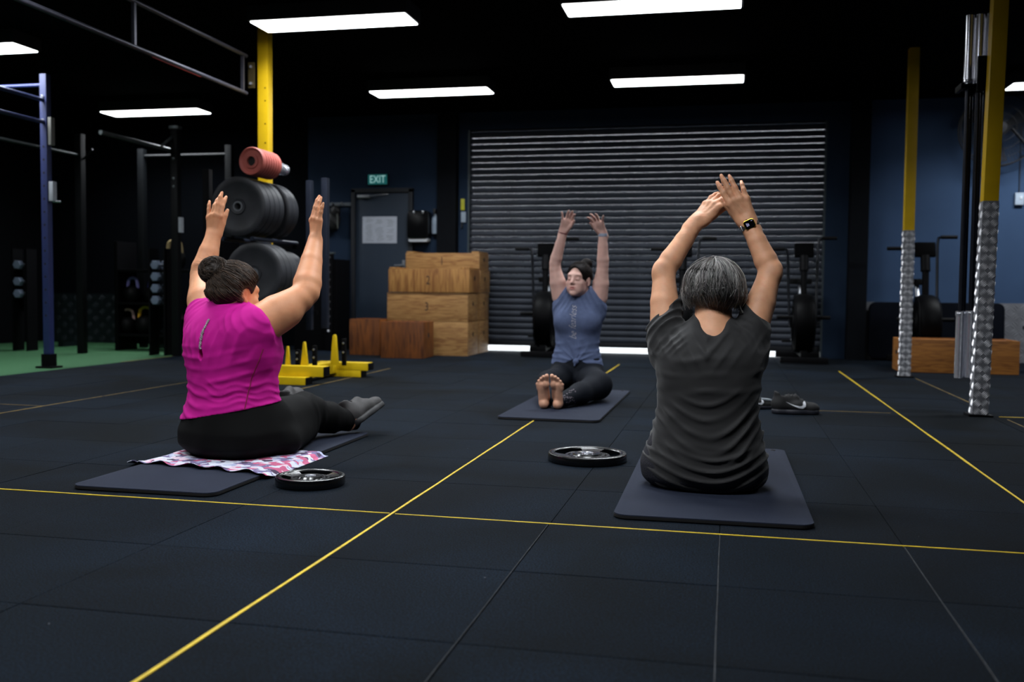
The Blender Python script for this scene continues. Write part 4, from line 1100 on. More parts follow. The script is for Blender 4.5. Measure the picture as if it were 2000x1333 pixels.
# ---- blue upright rig at the left edge
br_ = thing('pull_up_rig', (-5.68, 7.30, 0.0015), 'tall blue steel rig upright with pull up bars at the left edge', 'rig')
B().box((0, 0, 1.245), (0.062, 0.062, 2.49), bevel=0.006).done('upright', BLUEST, br_)
B().box((0.0, 0, 0.008), (0.16, 0.14, 0.016)).done('base_plate', BLACKM, br_)
B().box((0.0, 0, 0.06), (0.086, 0.086, 0.12)).done('rubber_boot', BLACKM, br_)
B().tube([(-0.04, 0.0, 2.40), (-1.9, 0.0, 2.40)], 0.016).done('cross_bar', BLUEST, br_)
for z in (2.27, 2.085): B().tube([(0.0, -0.03, z), (0.0, -2.6, z)], 0.017).done('pull_up_bar', M('dark_blue_bar', (40, 48, 84), 0.4, metal=0.4), br_)
for z in (2.30, 2.10): B().lathe([(0, 0.012), (0.014, 0.01), (0.014, 0)], 12, At((0.0, -0.031, z), (0, -1, 0))).done('bolt', CHROME, br_)
for i in range(14): B().lathe([(0, 0.001), (0.009, 0.001), (0.009, 0)], 12, At((0.0, -0.0312, 0.45 + i * 0.11), (0, -1, 0))).done('hole', HOLE, br_)
B().box((0.055, 0.0, 2.01), (0.03, 0.05, 0.235), bevel=0.004).done('pale_label', M('pale_label', (120, 120, 116), 0.6), br_)
B().box((0.06, 0.0, 1.505), (0.042, 0.05, 0.165), bevel=0.004).done('white_label', M('white_label', (165, 170, 178), 0.6), br_)
B().tube([(0.06, 0, 1.42), (0.12, 0.02, 1.42)], 0.008).done('pin', STEELW, br_)

# ---- black rig behind it
b2 = thing('power_rack', (-5.5, 9.0, 0.0015), 'black power rack with grey bars behind the blue upright', 'rack')
UPM = M('rack_charcoal', (7, 9, 11), 0.5, spec=0.15)
for x, y, h in ((0.0, 0.0, 2.31), (-1.1, 0.0, 2.28), (-1.1, 1.1, 2.28), (0, 1.1, 2.3)): B().box((x, y, h / 2), (0.075, 0.075, h), bevel=0.005).done('upright', UPM, b2)
PALE = M('pale_rack_steel', (96, 104, 106), 0.35, metal=0.6)
B().box((0, 0, 2.318), (0.10, 0.085, 0.03), bevel=0.004).done('top_cap', PALE, b2)
B().tube([(-0.05, -0.0, 2.09), (-0.05, -1.14, 2.09)], 0.020).done('pull_up_bar', PALE, b2)
B().tube([(-0.05, -0.20, 2.09), (-0.02, -0.03, 2.22)], 0.013).done('brace', PALE, b2)
B().tube([(-1.1, 0.0, 2.06), (-1.1, -1.6, 2.06)], 0.016).done('side_bar', M('dull_rack_bar', (66, 72, 74), 0.4, metal=0.5), b2)
B().tube([(-1.06, 0.0, 2.02), (-0.95, 0.0, 2.12)], 0.01).done('brace', UPM, b2)
B().tube([(-1.1, 1.1, 2.2), (0, 1.1, 2.2)], 0.02).done('rear_bar', UPM, b2)
B().box((0.055, 0, 1.335), (0.03, 0.05, 0.155), bevel=0.003).done('white_label', MATS['white_label'], b2)
for z in (1.72, 1.80, 2.0): B().lathe([(0, 0.01), (0.012, 0.008), (0.012, 0)], 10, At((0.0, -0.038, z), (0, -1, 0))).done('bolt', PALE, b2)

# ---- kettlebell shelf with coloured kettlebells
ks = thing('kettlebell_shelf', (-5.95, 9.75, 0.0015), 'black three tier shelf with coloured kettlebells', 'shelf')
for z in (0.17, 0.52, 0.88): B().box((0, 0, z), (1.25, 0.36, 0.03), bevel=0.004).done('tier', BLACKM, ks)
for x in (-0.64, 0.64): B().box((x, 0, 0.60), (0.04, 0.36, 1.2), bevel=0.004).done('side_frame', BLACKM, ks)
def kettle(x, z, rgb, s, lab, rz=0.0):
    t = thing('kettlebell', (x, 9.72, z), lab, 'kettlebell', 'kettlebells on the black shelf', rz)
    B().lathe([(0, 0), (0.05 * s, 0), (0.085 * s, 0.03 * s), (0.10 * s, 0.09 * s), (0.085 * s, 0.15 * s), (0.05 * s, 0.18 * s), (0, 0.185 * s)], 28).done('bell', M('kettle_black', (6, 6, 7), 0.6, spec=0.15), t)
    pts = []
    for i in range(13):
        a = math.pi * i / 12; pts.append((-0.065 * s * math.cos(a) * (1.15 if 2 < i < 10 else 1), 0, 0.15 * s + 0.12 * s * math.sin(a) ** 0.7))
    B().tube(pts, 0.017 * s).done('handle', M('kettle_%d_%d_%d' % rgb, rgb, 0.45), t)
for x, z, c, s, lab in ((-6.48, 0.535, (110, 105, 160), 1.0, 'kettlebell with a lilac handle on the middle tier'), (-6.24, 0.535, (50, 50, 110), 0.9, 'kettlebell with a dark blue handle on the middle tier'), (-5.98, 0.535, (120, 84, 30), 0.95, 'kettlebell with a brown handle on the middle tier'),
                        (-6.545, 0.185, (190, 150, 150), 1.0, 'kettlebell with a pale pink handle at the left of the bottom tier'), (-6.325, 0.185, (205, 150, 30), 1.1, 'kettlebell with a yellow handle on the bottom tier'), (-5.96, 0.185, (170, 110, 130), 1.1, 'kettlebell with a dusty pink handle at the right of the bottom tier'), (-5.96, 0.895, (150, 130, 90), 1.2, 'kettlebell with a tan handle on the top tier')):
    kettle(x, z, c, s, lab, random.uniform(-0.4, 0.4))

# ---- dumbbells with pale ends on towers
def dumbbell(x, y, z, lab, grp):
    t = thing('dumbbell', (x, y, z), lab, 'dumbbell', grp)
    for sy in (-1, 1): B().lathe([(0, -0.03), (0.045, -0.03), (0.05, -0.025), (0.05, 0.025), (0.045, 0.03), (0, 0.03)], 6, At((0, sy * 0.09, 0), (0, 1, 0))).done('end_weight', M('pale_dumbbell', (110, 122, 142), 0.4, metal=0.2), t)
    B().tube([(0, -0.07, 0), (0, 0.07, 0)], 0.016).done('grip', STEELW, t)
def tower(x, y, lab, zs, names, grp):
    t = thing('dumbbell_tower', (x, y, 0), lab, 'rack')
    for sx in (-1, 1): B().box((sx * 0.085, 0, 0.55), (0.02, 0.16, 1.1)).done('side_frame', BLACKM, t)
    for z, nm in zip(zs, names):
        B().box((0, 0, z - 0.056), (0.15, 0.12, 0.008)).done('tray', BLACKM, t)
        dumbbell(x, y, z, nm, grp)
tower(-5.72, 9.62 - 0.55, 'narrow black dumbbell tower left of the pink shirted woman', (0.93, 0.81, 0.69, 0.57), ['pale hex dumbbell on the tower, %s' % q for q in ('top tray', 'second tray', 'third tray', 'bottom tray')], 'pale dumbbells on the right tower')
tower(-7.45, 9.2, 'narrow black dumbbell tower at the left picture edge', (0.93, 0.75, 0.62), ['pale hex dumbbell at the left picture edge, %s' % q for q in ('top', 'middle', 'bottom')], 'pale dumbbells on the left tower')

# ---- white rail with hanging gear left of the exit door
rl = thing('hook_rail', (-4.68, Y1, 1.716), 'short white hook rail left of the exit door', 'rail')
B().box((0, -0.015, 0), (0.52, 0.03, 0.04), bevel=0.004).done('rail', M('rail_white', (90, 98, 105), 0.5), rl)
for x in (-0.2, -0.08, 0.04, 0.16): B().tube([(x, -0.03, 0), (x, -0.07, -0.005), (x, -0.075, 0.02)], 0.006).done('hook', STEELW, rl)
def bag(x, z, lab, w=0.085, h=0.13):
    f = Field((-0.2, -0.16, -0.5), (0.2, 0.06, 0.1), 0.008)
    f.ell((0, -0.05, -0.20), (w, 0.05, h), k=0.02); f.ell((0.03, -0.06, -0.09), (w * 0.7, 0.045, 0.06), k=0.03)
    w_ = wob(int(x * 100) % 97, 30); f.displace(lambda X, Y, Z: 0.006 * w_(X, Y, Z))
    t = thing('gear_bag', (x, Y1 - 0.03, z), lab, 'bag', 'bags hanging from the white rail')
    f.obj('bag_body', M('bag_black', (5, 5, 6), 0.6), t)
    B().tube([(0, -0.05, 0.0), (-0.03, -0.06, -0.08), (0.02, -0.06, -0.12)], 0.009).done('strap', BLACKR, t)
    B().tube([(0.05, -0.06, 0.0), (0.065, -0.09, -0.15), (0.07, -0.09, -0.30)], 0.007).done('pale_strap', M('strap_tan', (92, 96, 92), 0.7), t)
bag(-4.62, 1.72, 'black gear bag hanging at the rail, next to the door', 0.09, 0.12)
bag(-4.82, 1.72, 'black gear bag hanging at the far left of the white rail', 0.075, 0.11)

# ---- black pin tower below the rail
pt = thing('storage_tower', (-4.58, 10.45, 0), 'tall black storage tower with a column of silver pins', 'storage')
B().box((0, 0.1, 0.52), (0.52, 0.4, 1.04), bevel=0.008).done('cabinet', BLACKM, pt)
B().box((0.185, -0.13, 0.55), (0.09, 0.05, 1.10), bevel=0.006).done('pin_column', BLACKM, pt)
B().box((0.20, -0.13, 1.105), (0.10, 0.05, 0.02), bevel=0.004).done('pale_cap', PALE, pt)
for i in range(11): B().lathe([(0, 0.02), (0.014, 0.018), (0.016, 0)], 14, At((0.19, -0.155, 1.055 - i * 0.083), (0, -1, 0.25))).done('pin', STEELW, pt)

# ================================================================== PEOPLE: shared building blocks
def frame(u, n):
    u = nrm(u); n = V3(n); n = nrm(n - u * (n @ u)); return u, n

def hand(f, wrist, u, n, side, s=1.0, curl=None, spread=None, thumb=(38, 18), marks=None, fat=1.0, ridges=0.0):
    """wrist point, u along the fingers, n out of the back of the hand, side 'L' or 'R'"""
    wrist = V3(wrist); u, n = frame(u, n); w = np.cross(u, n) * (1 if side == 'L' else -1)
    P = lambda a, b, c: wrist + s * (a * u + b * w + c * n)
    kn = [(0.088, 0.027, 0.003), (0.092, 0.0075, 0.006), (0.087, -0.0125, 0.004), (0.078, -0.0305, -0.001)]
    ln = [(0.043, 0.026, 0.021), (0.047, 0.030, 0.022), (0.043, 0.027, 0.021), (0.034, 0.020, 0.018)]
    rr = [(0.0105, 0.0088, 0.0078, 0.0062), (0.0106, 0.0090, 0.0080, 0.0063), (0.0102, 0.0086, 0.0076, 0.0060), (0.0092, 0.0076, 0.0067, 0.0054)]
    curl = curl or [(6, 10, 8)] * 4
    spread = spread or (7, 1, -5, -13)
    f.cone(P(-0.03, 0, 0), P(0.01, 0, 0), s * 0.0285 * fat, s * 0.029 * fat, 0.012, flat=n, fs=0.72)
    f.cone(P(0.015, 0.0, -0.003), P(0.068, 0.0, -0.003), s * 0.031, s * 0.037, 0.014, flat=n, fs=0.36 * fat)
    for i in range(4):
        a, b, c = kn[i]
        f.cone(P(0.01, b * 0.55, 0.0), P(a, b, c - 0.001), s * 0.0125, s * 0.0112 * fat, 0.009)
        if ridges: f.cone(P(0.025, b * 0.62, 0.010), P(a - 0.006, b, c + 0.0085), s * 0.0025, s * 0.0032, 0.004)
        f.ell(P(a, b, c + 0.002), V3(0.0115, 0.0105, 0.0105) * s * fat, k=0.006)
        p = P(a, b, c); ang = 0.0; sp = math.radians(spread[i])
        d0 = math.cos(sp) * u + math.sin(sp) * w
        for j in range(3):
            ang += math.radians(curl[i][j]); d = math.cos(ang) * d0 - math.sin(ang) * n
            q = p + d * ln[i][j] * s
            f.cone(p, q, s * rr[i][j] * fat, s * rr[i][j + 1] * fat, 0.0035)
            if j < 2: f.ell(q, V3(1, 1, 1) * s * rr[i][j + 1] * 1.07 * fat, k=0.003)
            elif marks is not None: marks.append((p + d * ln[i][j] * s * 0.75 + (math.cos(ang) * n + math.sin(ang) * d0) * s * rr[i][3] * 0.9, s * 0.0062))
            p = q
    th, cu = math.radians(thumb[0]), math.radians(thumb[1])
    b0, b1 = P(0.016, 0.020, -0.008), P(0.016 + 0.046 * math.cos(th), 0.020 + 0.046 * math.sin(th), -0.014)
    f.cone(b0, b1, s * 0.0155 * fat, s * 0.0115 * fat, 0.012)
    d = math.cos(th * 0.72) * u + math.sin(th * 0.72) * w - 0.15 * n; d = nrm(d)
    q = b1 + d * 0.034 * s; f.cone(b1, q, s * 0.0110 * fat, s * 0.0092 * fat, 0.005)
    d2 = nrm(d * math.cos(cu) - w * math.sin(cu) * 0.6 - n * 0.2); q2 = q + d2 * 0.026 * s; f.cone(q, q2, s * 0.0095 * fat, s * 0.0068 * fat, 0.004)
    return f

def arm(f, S, E, W, rS, rE, rW, bulge=1.08, k=0.02):
    S, E, W = V3(S), V3(E), V3(W)
    m = S + (E - S) * 0.45
    rm = (rS * 0.6 + rE * 0.4) * bulge
    g = E + (W - E) * 0.22; h = E + (W - E) * 0.62; rg = rE * 1.04; rh = (rg + rW) / 2
    P_ = [S, m, E + (S - E) * 0.12, E + (W - E) * 0.06, g, h, W]; R_ = [rS, rm, rE * 1.03, rE, rg, rh, rW]
    for i in range(6): f.cone(P_[i], P_[i + 1], R_[i], R_[i + 1], 0.006)
    return f

def head(f, c, fwd, up, s=1.0, face=True):
    """head about 0.235 m tall; returns a local to world mapper"""
    c = V3(c); fwd = nrm(fwd); right = nrm(np.cross(fwd, up)); up = np.cross(right, fwd)
    R = np.stack([right, fwd, up]); P = lambda x, y, z: c + s * (x * right + y * fwd + z * up)
    f.ell(P(0, -0.012, 0.032), V3(0.074, 0.093, 0.085) * s, R, 0.02)
    f.ell(P(0, 0.028, -0.030), V3(0.060, 0.064, 0.078) * s, R, 0.03)
    f.cone(P(-0.040, 0.01, -0.062), P(-0.010, 0.066, -0.093), s * 0.020, s * 0.019, 0.02); f.cone(P(0.040, 0.01, -0.062), P(0.010, 0.066, -0.093), s * 0.020, s * 0.019, 0.02)
    for sx in (-1, 1):
        f.ell(P(sx * 0.0765, -0.008, -0.008), V3(0.007, 0.017, 0.030) * s, R, 0.006)
        f.ell(P(sx * 0.082, -0.004, -0.004), V3(0.005, 0.009, 0.016) * s, R, 0.004, op='sub')
        f.ell(P(sx * 0.078, 0.002, -0.033), V3(0.006, 0.009, 0.010) * s, R, 0.004)
    if face:
        f.cone(P(-0.036, 0.074, 0.030), P(0.036, 0.074, 0.030), s * 0.012, s * 0.012, 0.024)
        for sx in (-1, 1):
            f.ell(P(sx * 0.037, 0.066, -0.025), V3(0.026, 0.020, 0.022) * s, R, 0.02)
            f.ell(P(sx * 0.031, 0.099, 0.005), V3(0.016, 0.014, 0.012) * s, R, 0.012, op='sub')
            f.ell(P(sx * 0.031, 0.0795, 0.004), V3(0.0165, 0.0115, 0.0125) * s, R, 0.004)
        f.cone(P(0, 0.085, 0.018), P(0, 0.108, -0.020), s * 0.0085, s * 0.0105, 0.010)
        for sx in (-1, 1): f.ell(P(sx * 0.0115, 0.096, -0.026), V3(0.0085, 0.010, 0.0075) * s, R, 0.006)
        f.ell(P(0, 0.083, -0.058), V3(0.026, 0.014, 0.020) * s, R, 0.014)
        f.ell(P(0, 0.0945, -0.0505), V3(0.020, 0.0075, 0.0052) * s, R, 0.004)
        f.ell(P(0, 0.0940, -0.0640), V3(0.0175, 0.0080, 0.0065) * s, R, 0.004)
        f.ell(P(0, 0.102, -0.0570), V3(0.016, 0.008, 0.0030) * s, R, 0.003, op='sub')
        for sx in (-1, 1): f.ell(P(sx * 0.032, 0.058, -0.060), V3(0.026, 0.026, 0.032) * s, R, 0.02)
        f.ell(P(0, 0.082, -0.095), V3(0.020, 0.015, 0.016) * s, R, 0.012)
    return P, R

def skin(name, rgb):
    return M(name, rgb, 0.52, var=0.07, vscale=22, bump=0.12, bscale=300, spec=0.4, sss=0.10, attr='tint')

def foot(f, heel, a, nsole, inner, s=1.0, k=0.012, kb=0.012):
    """bare foot: heel point, a heel to toe, nsole out of the sole, inner towards the big toe"""
    heel = V3(heel); a, nsole = frame(a, nsole); w = nrm(V3(inner) - a * (V3(inner) @ a) - nsole * (V3(inner) @ nsole))
    P = lambda x, y, z: heel + s * (x * a + y * w + z * nsole)
    R = np.stack([a, w, nsole])
    f.ell(P(0.022, 0, -0.010), V3(0.036, 0.031, 0.036) * s, R, kb)
    f.cone(P(0.03, -0.008, -0.012), P(0.150, -0.012, -0.010), s * 0.026, s * 0.026, k, flat=nsole, fs=0.85)
    f.ell(P(0.155, 0.018, -0.006), V3(0.030, 0.022, 0.018) * s, R, kb); f.ell(P(0.132, -0.018, -0.008), V3(0.034, 0.027, 0.017) * s, R, kb)
    f.cone(P(0.06, 0.012, -0.03), P(0.14, 0.012, -0.018), s * 0.024, s * 0.020, k)
    for i, (x, y, r) in enumerate(((0.214, 0.025, 0.0138), (0.207, 0.003, 0.0104), (0.194, -0.013, 0.0098), (0.177, -0.028, 0.0094), (0.156, -0.040, 0.0088))):
        f.cone(P(x - 0.034, y * 0.9, -0.010), P(x, y, -0.003), s * r * 0.9, s * r, 0.003)
    return P

# ================================================================== WOMAN WITH GREY HAIR (back to the camera, hands meeting overhead)
def woman_grey():
    O = V3(-0.07, 3.47, 0.0155); cx = -0.068
    rows = [(0.020, cx, 3.50, 0.165, 0.130), (0.045, cx, 3.50, 0.205, 0.160), (0.10, cx, 3.49, 0.210, 0.158), (0.18, cx + 0.002, 3.475, 0.192, 0.134), (0.29, cx + 0.004, 3.46, 0.166, 0.108),
            (0.39, cx + 0.006, 3.455, 0.173, 0.108), (0.47, cx + 0.008, 3.46, 0.182, 0.110), (0.525, cx + 0.008, 3.475, 0.176, 0.100), (0.565, cx + 0.01, 3.482, 0.135, 0.082), (0.592, cx + 0.014, 3.487, 0.090, 0.066), (0.612, cx + 0.016, 3.49, 0.066, 0.058), (0.628, cx + 0.016, 3.495, 0.056, 0.050)]
    SL, SR = (-0.216, 3.50, 0.570), (0.086, 3.50, 0.576)
    EL, ER = (-0.229, 3.575, 0.778), (0.145, 3.575, 0.778)
    WL, WR = (-0.118, 3.63, 0.957), (0.066, 3.61, 0.950)
    HC = V3(-0.050, 3.520, 0.696)
    marks = []
    f = Field((-0.34, 3.30, 0.0), (0.26, 4.50, 1.16), 0.0036)
    f.loft(rows, k=0.02, grow=-0.010)
    f.chain([((-0.053, 3.470, 0.55), 0.066), ((-0.050, 3.490, 0.61), 0.053), ((-0.050, 3.505, 0.70), 0.052)], 0.03)
    f.cone((-0.05, 3.47, 0.53), (-0.17, 3.49, 0.55), 0.045, 0.045, 0.03); f.cone((-0.05, 3.47, 0.53), (0.05, 3.49, 0.555), 0.045, 0.045, 0.03)
    arm(f, SL, EL, WL, 0.054, 0.039, 0.0265, 1.05); arm(f, SR, ER, WR, 0.054, 0.039, 0.0265, 1.05)
    f.ell(V3(EL) + (-0.018, -0.018, 0.0), (0.018, 0.020, 0.022), k=0.03); f.ell(V3(ER) + (0.018, -0.018, 0.0), (0.018, 0.020, 0.022), k=0.03)
    hand(f, WR, (-0.46, -0.02, 0.885), (-0.10, -1.0, 0.05), 'R', 1.04, curl=[(4, 8, 6), (2, 5, 5), (4, 8, 6), (8, 22, 18)], spread=(3, 1, -1, -9), thumb=(16, 5), marks=marks, ridges=1, fat=1.10)
    hand(f, WL, (0.66, 0.28, 0.70), (-0.42, -0.80, 0.40), 'L', 1.02, curl=[(12, 12, 8), (10, 12, 8), (8, 14, 10), (2, 16, 12)], spread=(6, 2, -3, -9), thumb=(6, 0), marks=marks, ridges=1, fat=1.10)
    P, R = head(f, HC, (0.03, 1, -0.12), (0, 0, 1), 0.97, face=True)
    for sx in (-1, 1): f.chain([((cx + sx * 0.10, 3.53, 0.10), 0.082), ((cx + sx * 0.10, 3.93, 0.095), 0.060), ((cx + sx * 0.085, 4.29, 0.062), 0.036)], 0.02)
    for sx in (-1, 1): foot(f, (cx + sx * 0.085, 4.34, 0.046), (0, 0.25, 1), (0, 1, -0.2), (-sx, 0, 0), 0.95)
    f.floor(0.017)
    f.displace(lambda x, y, z: 0.0007 * wob(11, 260)(x, y, z) * (z > 0.9))
    def tint(v):
        t = np.ones((len(v), 3)); n1, n2 = wob(21, 38), wob(22, 120)
        q = n1(*v.T); t *= (1 + 0.07 * q)[:, None]; t[:, 1:] *= (1 - 0.05 * np.maximum(n2(*v.T), 0))[:, None]
        hz = sstep(0.93, 1.02, v[:, 2])[:, None]; t *= 1 - hz * (0.10 + 0.10 * np.maximum(wob(23, 300)(*v.T), 0))[:, None]
        for p, r in marks:
            d = np.linalg.norm(v - p, axis=1); m = (1 - sstep(r * 0.7, r, d))[:, None]; t = t * (1 - m) + m * np.array([1.12, 1.10, 1.12])
        for e in (EL, ER):
            d = np.linalg.norm(v - (V3(e) + (0, -0.035, 0)), axis=1); m = (1 - sstep(0.008, 0.03, d))[:, None]; t *= 1 - 0.16 * m
        return t
    body = f.obj('person', skin('skin_warm', (224, 164, 126)), None, O, tint, relax=2)
    body.location = O
    tag(body, 'woman with short grey hair in a black T-shirt, back to camera, hands joined overhead', 'person')
    # --- shirt
    g = Field((-0.34, 3.28, 0.0), (0.22, 3.72, 0.74), 0.0042)
    g.loft(rows, k=0.02, grow=0.004)
    g.cone((-0.05, 3.47, 0.515), (-0.175, 3.495, 0.535), 0.054, 0.052, 0.02); g.cone((-0.05, 3.47, 0.515), (0.05, 3.495, 0.540), 0.054, 0.052, 0.02)
    for S, E, t, sx in ((SL, EL, 0.45, -1), (SR, ER, 0.45, 1)):
        S, E = V3(S), V3(E); g.cone(S + (S - E) * 0.25, S + (E - S) * t, 0.060, 0.060, 0.018, capend=True, capn=(sx * 0.74, -0.1, 0.67), capp=S + (sx * 0.012, 0.0, 0.046))
        g.cone(S + (0, 0, -0.10), S, 0.055, 0.060, 0.02)
    w1, w2, w3 = wob(31, 12), wob(32, 26), wob(33, 60)
    def folds(x, y, z):
        u = x - cx; bk = sstep(3.54, 3.47, y)
        n1 = w1(x, y, z); n2 = w2(x, y, z)
        low = sstep(0.40, 0.28, z) * sstep(0.10, 0.18, z)
        s1 = (z - 4.2 * u * u + 0.012 * n1) / 0.052
        d = -0.0105 * ridge(s1) * low * bk * (0.55 + 0.45 * n2)
        s2 = (z - 1.6 * u * u + 0.014 * n1) / 0.036
        d += -0.0085 * ridge(s2) * sstep(0.20, 0.13, z) * bk * (0.55 + 0.45 * n1)
        s3 = (z - 1.0 * u * u + 0.018 * n1 + 0.2 * np.abs(u)) / 0.060
        d += -0.0045 * ridge(s3) * sstep(0.30, 0.40, z) * sstep(0.54, 0.46, z) * bk * (0.5 + 0.5 * n2)
        up = sstep(0.46, 0.54, z) * sstep(0.05, 0.10, np.abs(u))
        s4 = (0.75 * np.abs(u) + 0.66 * z + 0.010 * n2 + 0.3 * (y - 3.45)) / 0.027
        d += -0.0080 * ridge(s4) * up * (0.5 + 0.5 * n1)
        s5 = (0.9 * np.abs(u) - 0.5 * z + 0.012 * n1) / 0.040
        d += -0.0065 * ridge(s5) * sstep(0.40, 0.50, z) * sstep(0.60, 0.54, z) * bk * (0.5 + 0.5 * n2)
        d += -0.008 * np.exp(-((u - 0.0) ** 2 / 0.0003 + (z - 0.495 - 0.9 * np.abs(u)) ** 2 / 0.00012)) * bk
        return d - 0.0012 * w3(x, y, z)
    g.displace(folds)
    # neckline: wide scoop, lower at the back
    g.ell((-0.049, 3.47, 0.645), (0.066, 0.14, 0.055), k=0.010, op='sub'); g.ell((-0.049, 3.44, 0.600), (0.038, 0.10, 0.050), k=0.022, op='sub')
    g.floor(0.019)
    g.obj('shirt', M('black_jersey', (29, 28, 29), 0.8, var=0.10, vscale=14, bump=0.08, bscale=500, sheen=0.15), body, O)
    # --- leggings with a knitted pattern
    l = Field((-0.34, 3.28, 0.0), (0.22, 4.40, 0.36), 0.006)
    l.loft([(0.018, cx, 3.50, 0.170, 0.135), (0.045, cx - 0.006, 3.50, 0.206, 0.160), (0.10, cx - 0.008, 3.495, 0.212, 0.155), (0.17, cx - 0.006, 3.48, 0.196, 0.132), (0.24, cx, 3.47, 0.172, 0.112)], k=0.02, grow=0.0008)
    l.ell((-0.225, 3.50, 0.085), (0.062, 0.105, 0.078), k=0.03)
    l.ell((0.085, 3.50, 0.080), (0.062, 0.105, 0.072), k=0.03)
    for sx in (-1, 1): l.chain([((cx + sx * 0.10, 3.53, 0.10), 0.088), ((cx + sx * 0.10, 3.93, 0.095), 0.065), ((cx + sx * 0.085, 4.27, 0.064), 0.041)], 0.02)
    l.floor(0.0165)
    l.obj('leggings', M('patterned_leggings', (22, 22, 32), 0.75, var=0.45, vscale=110, bump=0.5, bscale=220), body, O)
    # --- hair: cap and strands
    HG = M('grey_hair', (150, 146, 143), 0.42, var=0.10, vscale=60, spec=0.6, attr='tint')
    c = HC + (0.0, -0.014, 0.026)
    hcap = Field(c - 0.16, c + 0.16, 0.005)
    hcap.ell(c + (0, -0.004, 0.0), (0.084, 0.101, 0.081), k=0.01)
    hcap.cone(c + (-0.03, -0.01, -0.02), c + (-0.030, -0.004, -0.045), 0.058, 0.046, 0.02); hcap.cone(c + (0.03, -0.01, -0.02), c + (0.032, -0.004, -0.050), 0.058, 0.046, 0.02)
    hcap.cut(c + (0, 0, -0.054), (0, -0.30, -1), 0.01); hcap.ell(c + (0, 0.10, -0.06), (0.075, 0.075, 0.10), k=0.01, op='sub')
    hw = wob(41, 60); hcap.displace(lambda x, y, z: 0.002 * hw(x, y, z * 0.3))
    hcap.obj('hair', HG, body, O, tint=lambda v: np.full((len(v), 3), 0.34))
    n, m = 6500, 14
    phi = RNG.uniform(0, 2 * math.pi, n); th0 = np.abs(RNG.normal(0, 0.6, n)); th0 = np.where(RNG.random(n) < 0.45, RNG.uniform(0.4, 1.7, n), th0)
    cl = np.round(phi * 14 + RNG.normal(0, 0.25, n)) / 14; phi2 = cl + (phi - cl) * 0.45 + RNG.normal(0, 0.05, n)
    lift = RNG.uniform(-0.003, 0.009, n) + 0.006 * np.sin(cl * 37.0) + 0.008 * (RNG.random(n) < 0.08)
    front = np.sin(phi)                                   # +1 towards the face
    hem = -0.056 + RNG.normal(0, 0.007, n) + 0.008 * np.sin(cl * 23)
    hem = hem - 0.006 * np.abs(np.cos(phi)) ** 2 - np.where(np.cos(phi) > 0.3, 0.007, 0.0)
    hem = np.where(front > 0.35, 0.012 + 0.03 * front, hem)
    layer = RNG.random(n) < 0.45; short = np.where(layer, RNG.uniform(0.0, 0.055, n), 0.0); hem = hem + short
    sway = RNG.normal(0, 0.20, n) + 0.26 * np.sin(cl * 11.0 + 0.6); flick = np.where(layer, RNG.uniform(0, 0.012, n), RNG.normal(0, 0.003, n))
    st_ = np.zeros((n, m, 3))
    for j in range(m):
        t = j / (m - 1); th = th0 + (1.66 - th0) * min(1, t / 0.62) if True else 0
        th = np.maximum(th, th0 * (1 - t) + 1.66 * min(1, t / 0.62) * t)
        ph = phi + (phi2 - phi) * t + sway * t * t + 0.05 * np.sin(t * 7 + cl * 29)
        rx, ry, rz = 0.090 + lift, 0.108 + lift, 0.086 + lift
        x = rx * np.sin(th) * np.cos(ph); y = ry * np.sin(th) * np.sin(ph) - 0.004 - 0.012 * np.clip(np.cos(th), 0, 1); z = rz * np.cos(th)
        q = max(0.0, (t - 0.55) / 0.45)
        zz = z * (1 - q) + np.minimum(hem, z) * q
        bk = sstep(0.2, 0.8, -np.sin(ph)); sd = np.abs(np.cos(ph)) ** 3
        tuck = 1 + 0.07 * math.sin(math.pi * min(1, q * 1.1)) * sd - 0.26 * q ** 1.7 * bk - 0.06 * q ** 2
        fl = 1 + flick * 10 * q * q * 0.5 + 0.022 * math.sin(math.pi * t) * np.sin(t * 6 + cl * 53)
        st_[:, j] = c + np.stack([x * tuck * fl, y * tuck * fl, zz], 1)
    sil = RNG.random((n, 1)) ** 1.8; tn = 0.30 + 1.5 * sil + RNG.uniform(-0.04, 0.04, (n, 3)); dk = (np.sin(cl * 47.3) * 0.5 + 0.5)[:, None]; tn *= 0.55 + 0.75 * dk
    o = tubes('hair_strands', st_, RNG.uniform(0.0006, 0.0012, n), HG, body, O, tn); o['kind'] = 'stuff'
    # wisps at the right nape
    n2 = 160; w_ = np.zeros((n2, 8, 3)); a0 = RNG.uniform(-0.25, 0.5, n2)
    for j in range(8):
        t = j / 7; w_[:, j] = c + np.stack([0.082 + 0.012 * t + RNG.normal(0, 0.001, n2) + 0.03 * t * t * np.abs(a0), -0.03 + 0.06 * a0, -0.040 - 0.055 * t - 0.02 * t * a0], 1)
    tubes('hair_wisps', w_, 0.0009, HG, body, O, RNG.uniform(0.6, 1.3, (n2, 1)) * np.ones((1, 3)))['kind'] = 'stuff'
    # --- watch
    d = nrm(V3(ER) - V3(WR)); nb = nrm(V3(-0.12, -1, 0.25) - d * (V3(-0.12, -1, 0.25) @ d)); sd = np.cross(d, nb); wc = V3(WR) + d * 0.012
    mt = Matrix((tuple(sd), tuple(d), tuple(nb))).transposed().to_4x4(); mt.translation = Vector(tuple(wc - O))
    GOLD = M('gold_case', (190, 160, 60), 0.25, metal=1.0, var=0.05); GLASS = M('watch_glass', (6, 7, 9), 0.08)
    wt = bpy.data.objects.new('watch', None); COL.objects.link(wt); wt.parent = body; wt.matrix_local = mt; wt['label'] = 'gold framed smart watch on a dark strap'
    ring = B(); rows_ = []
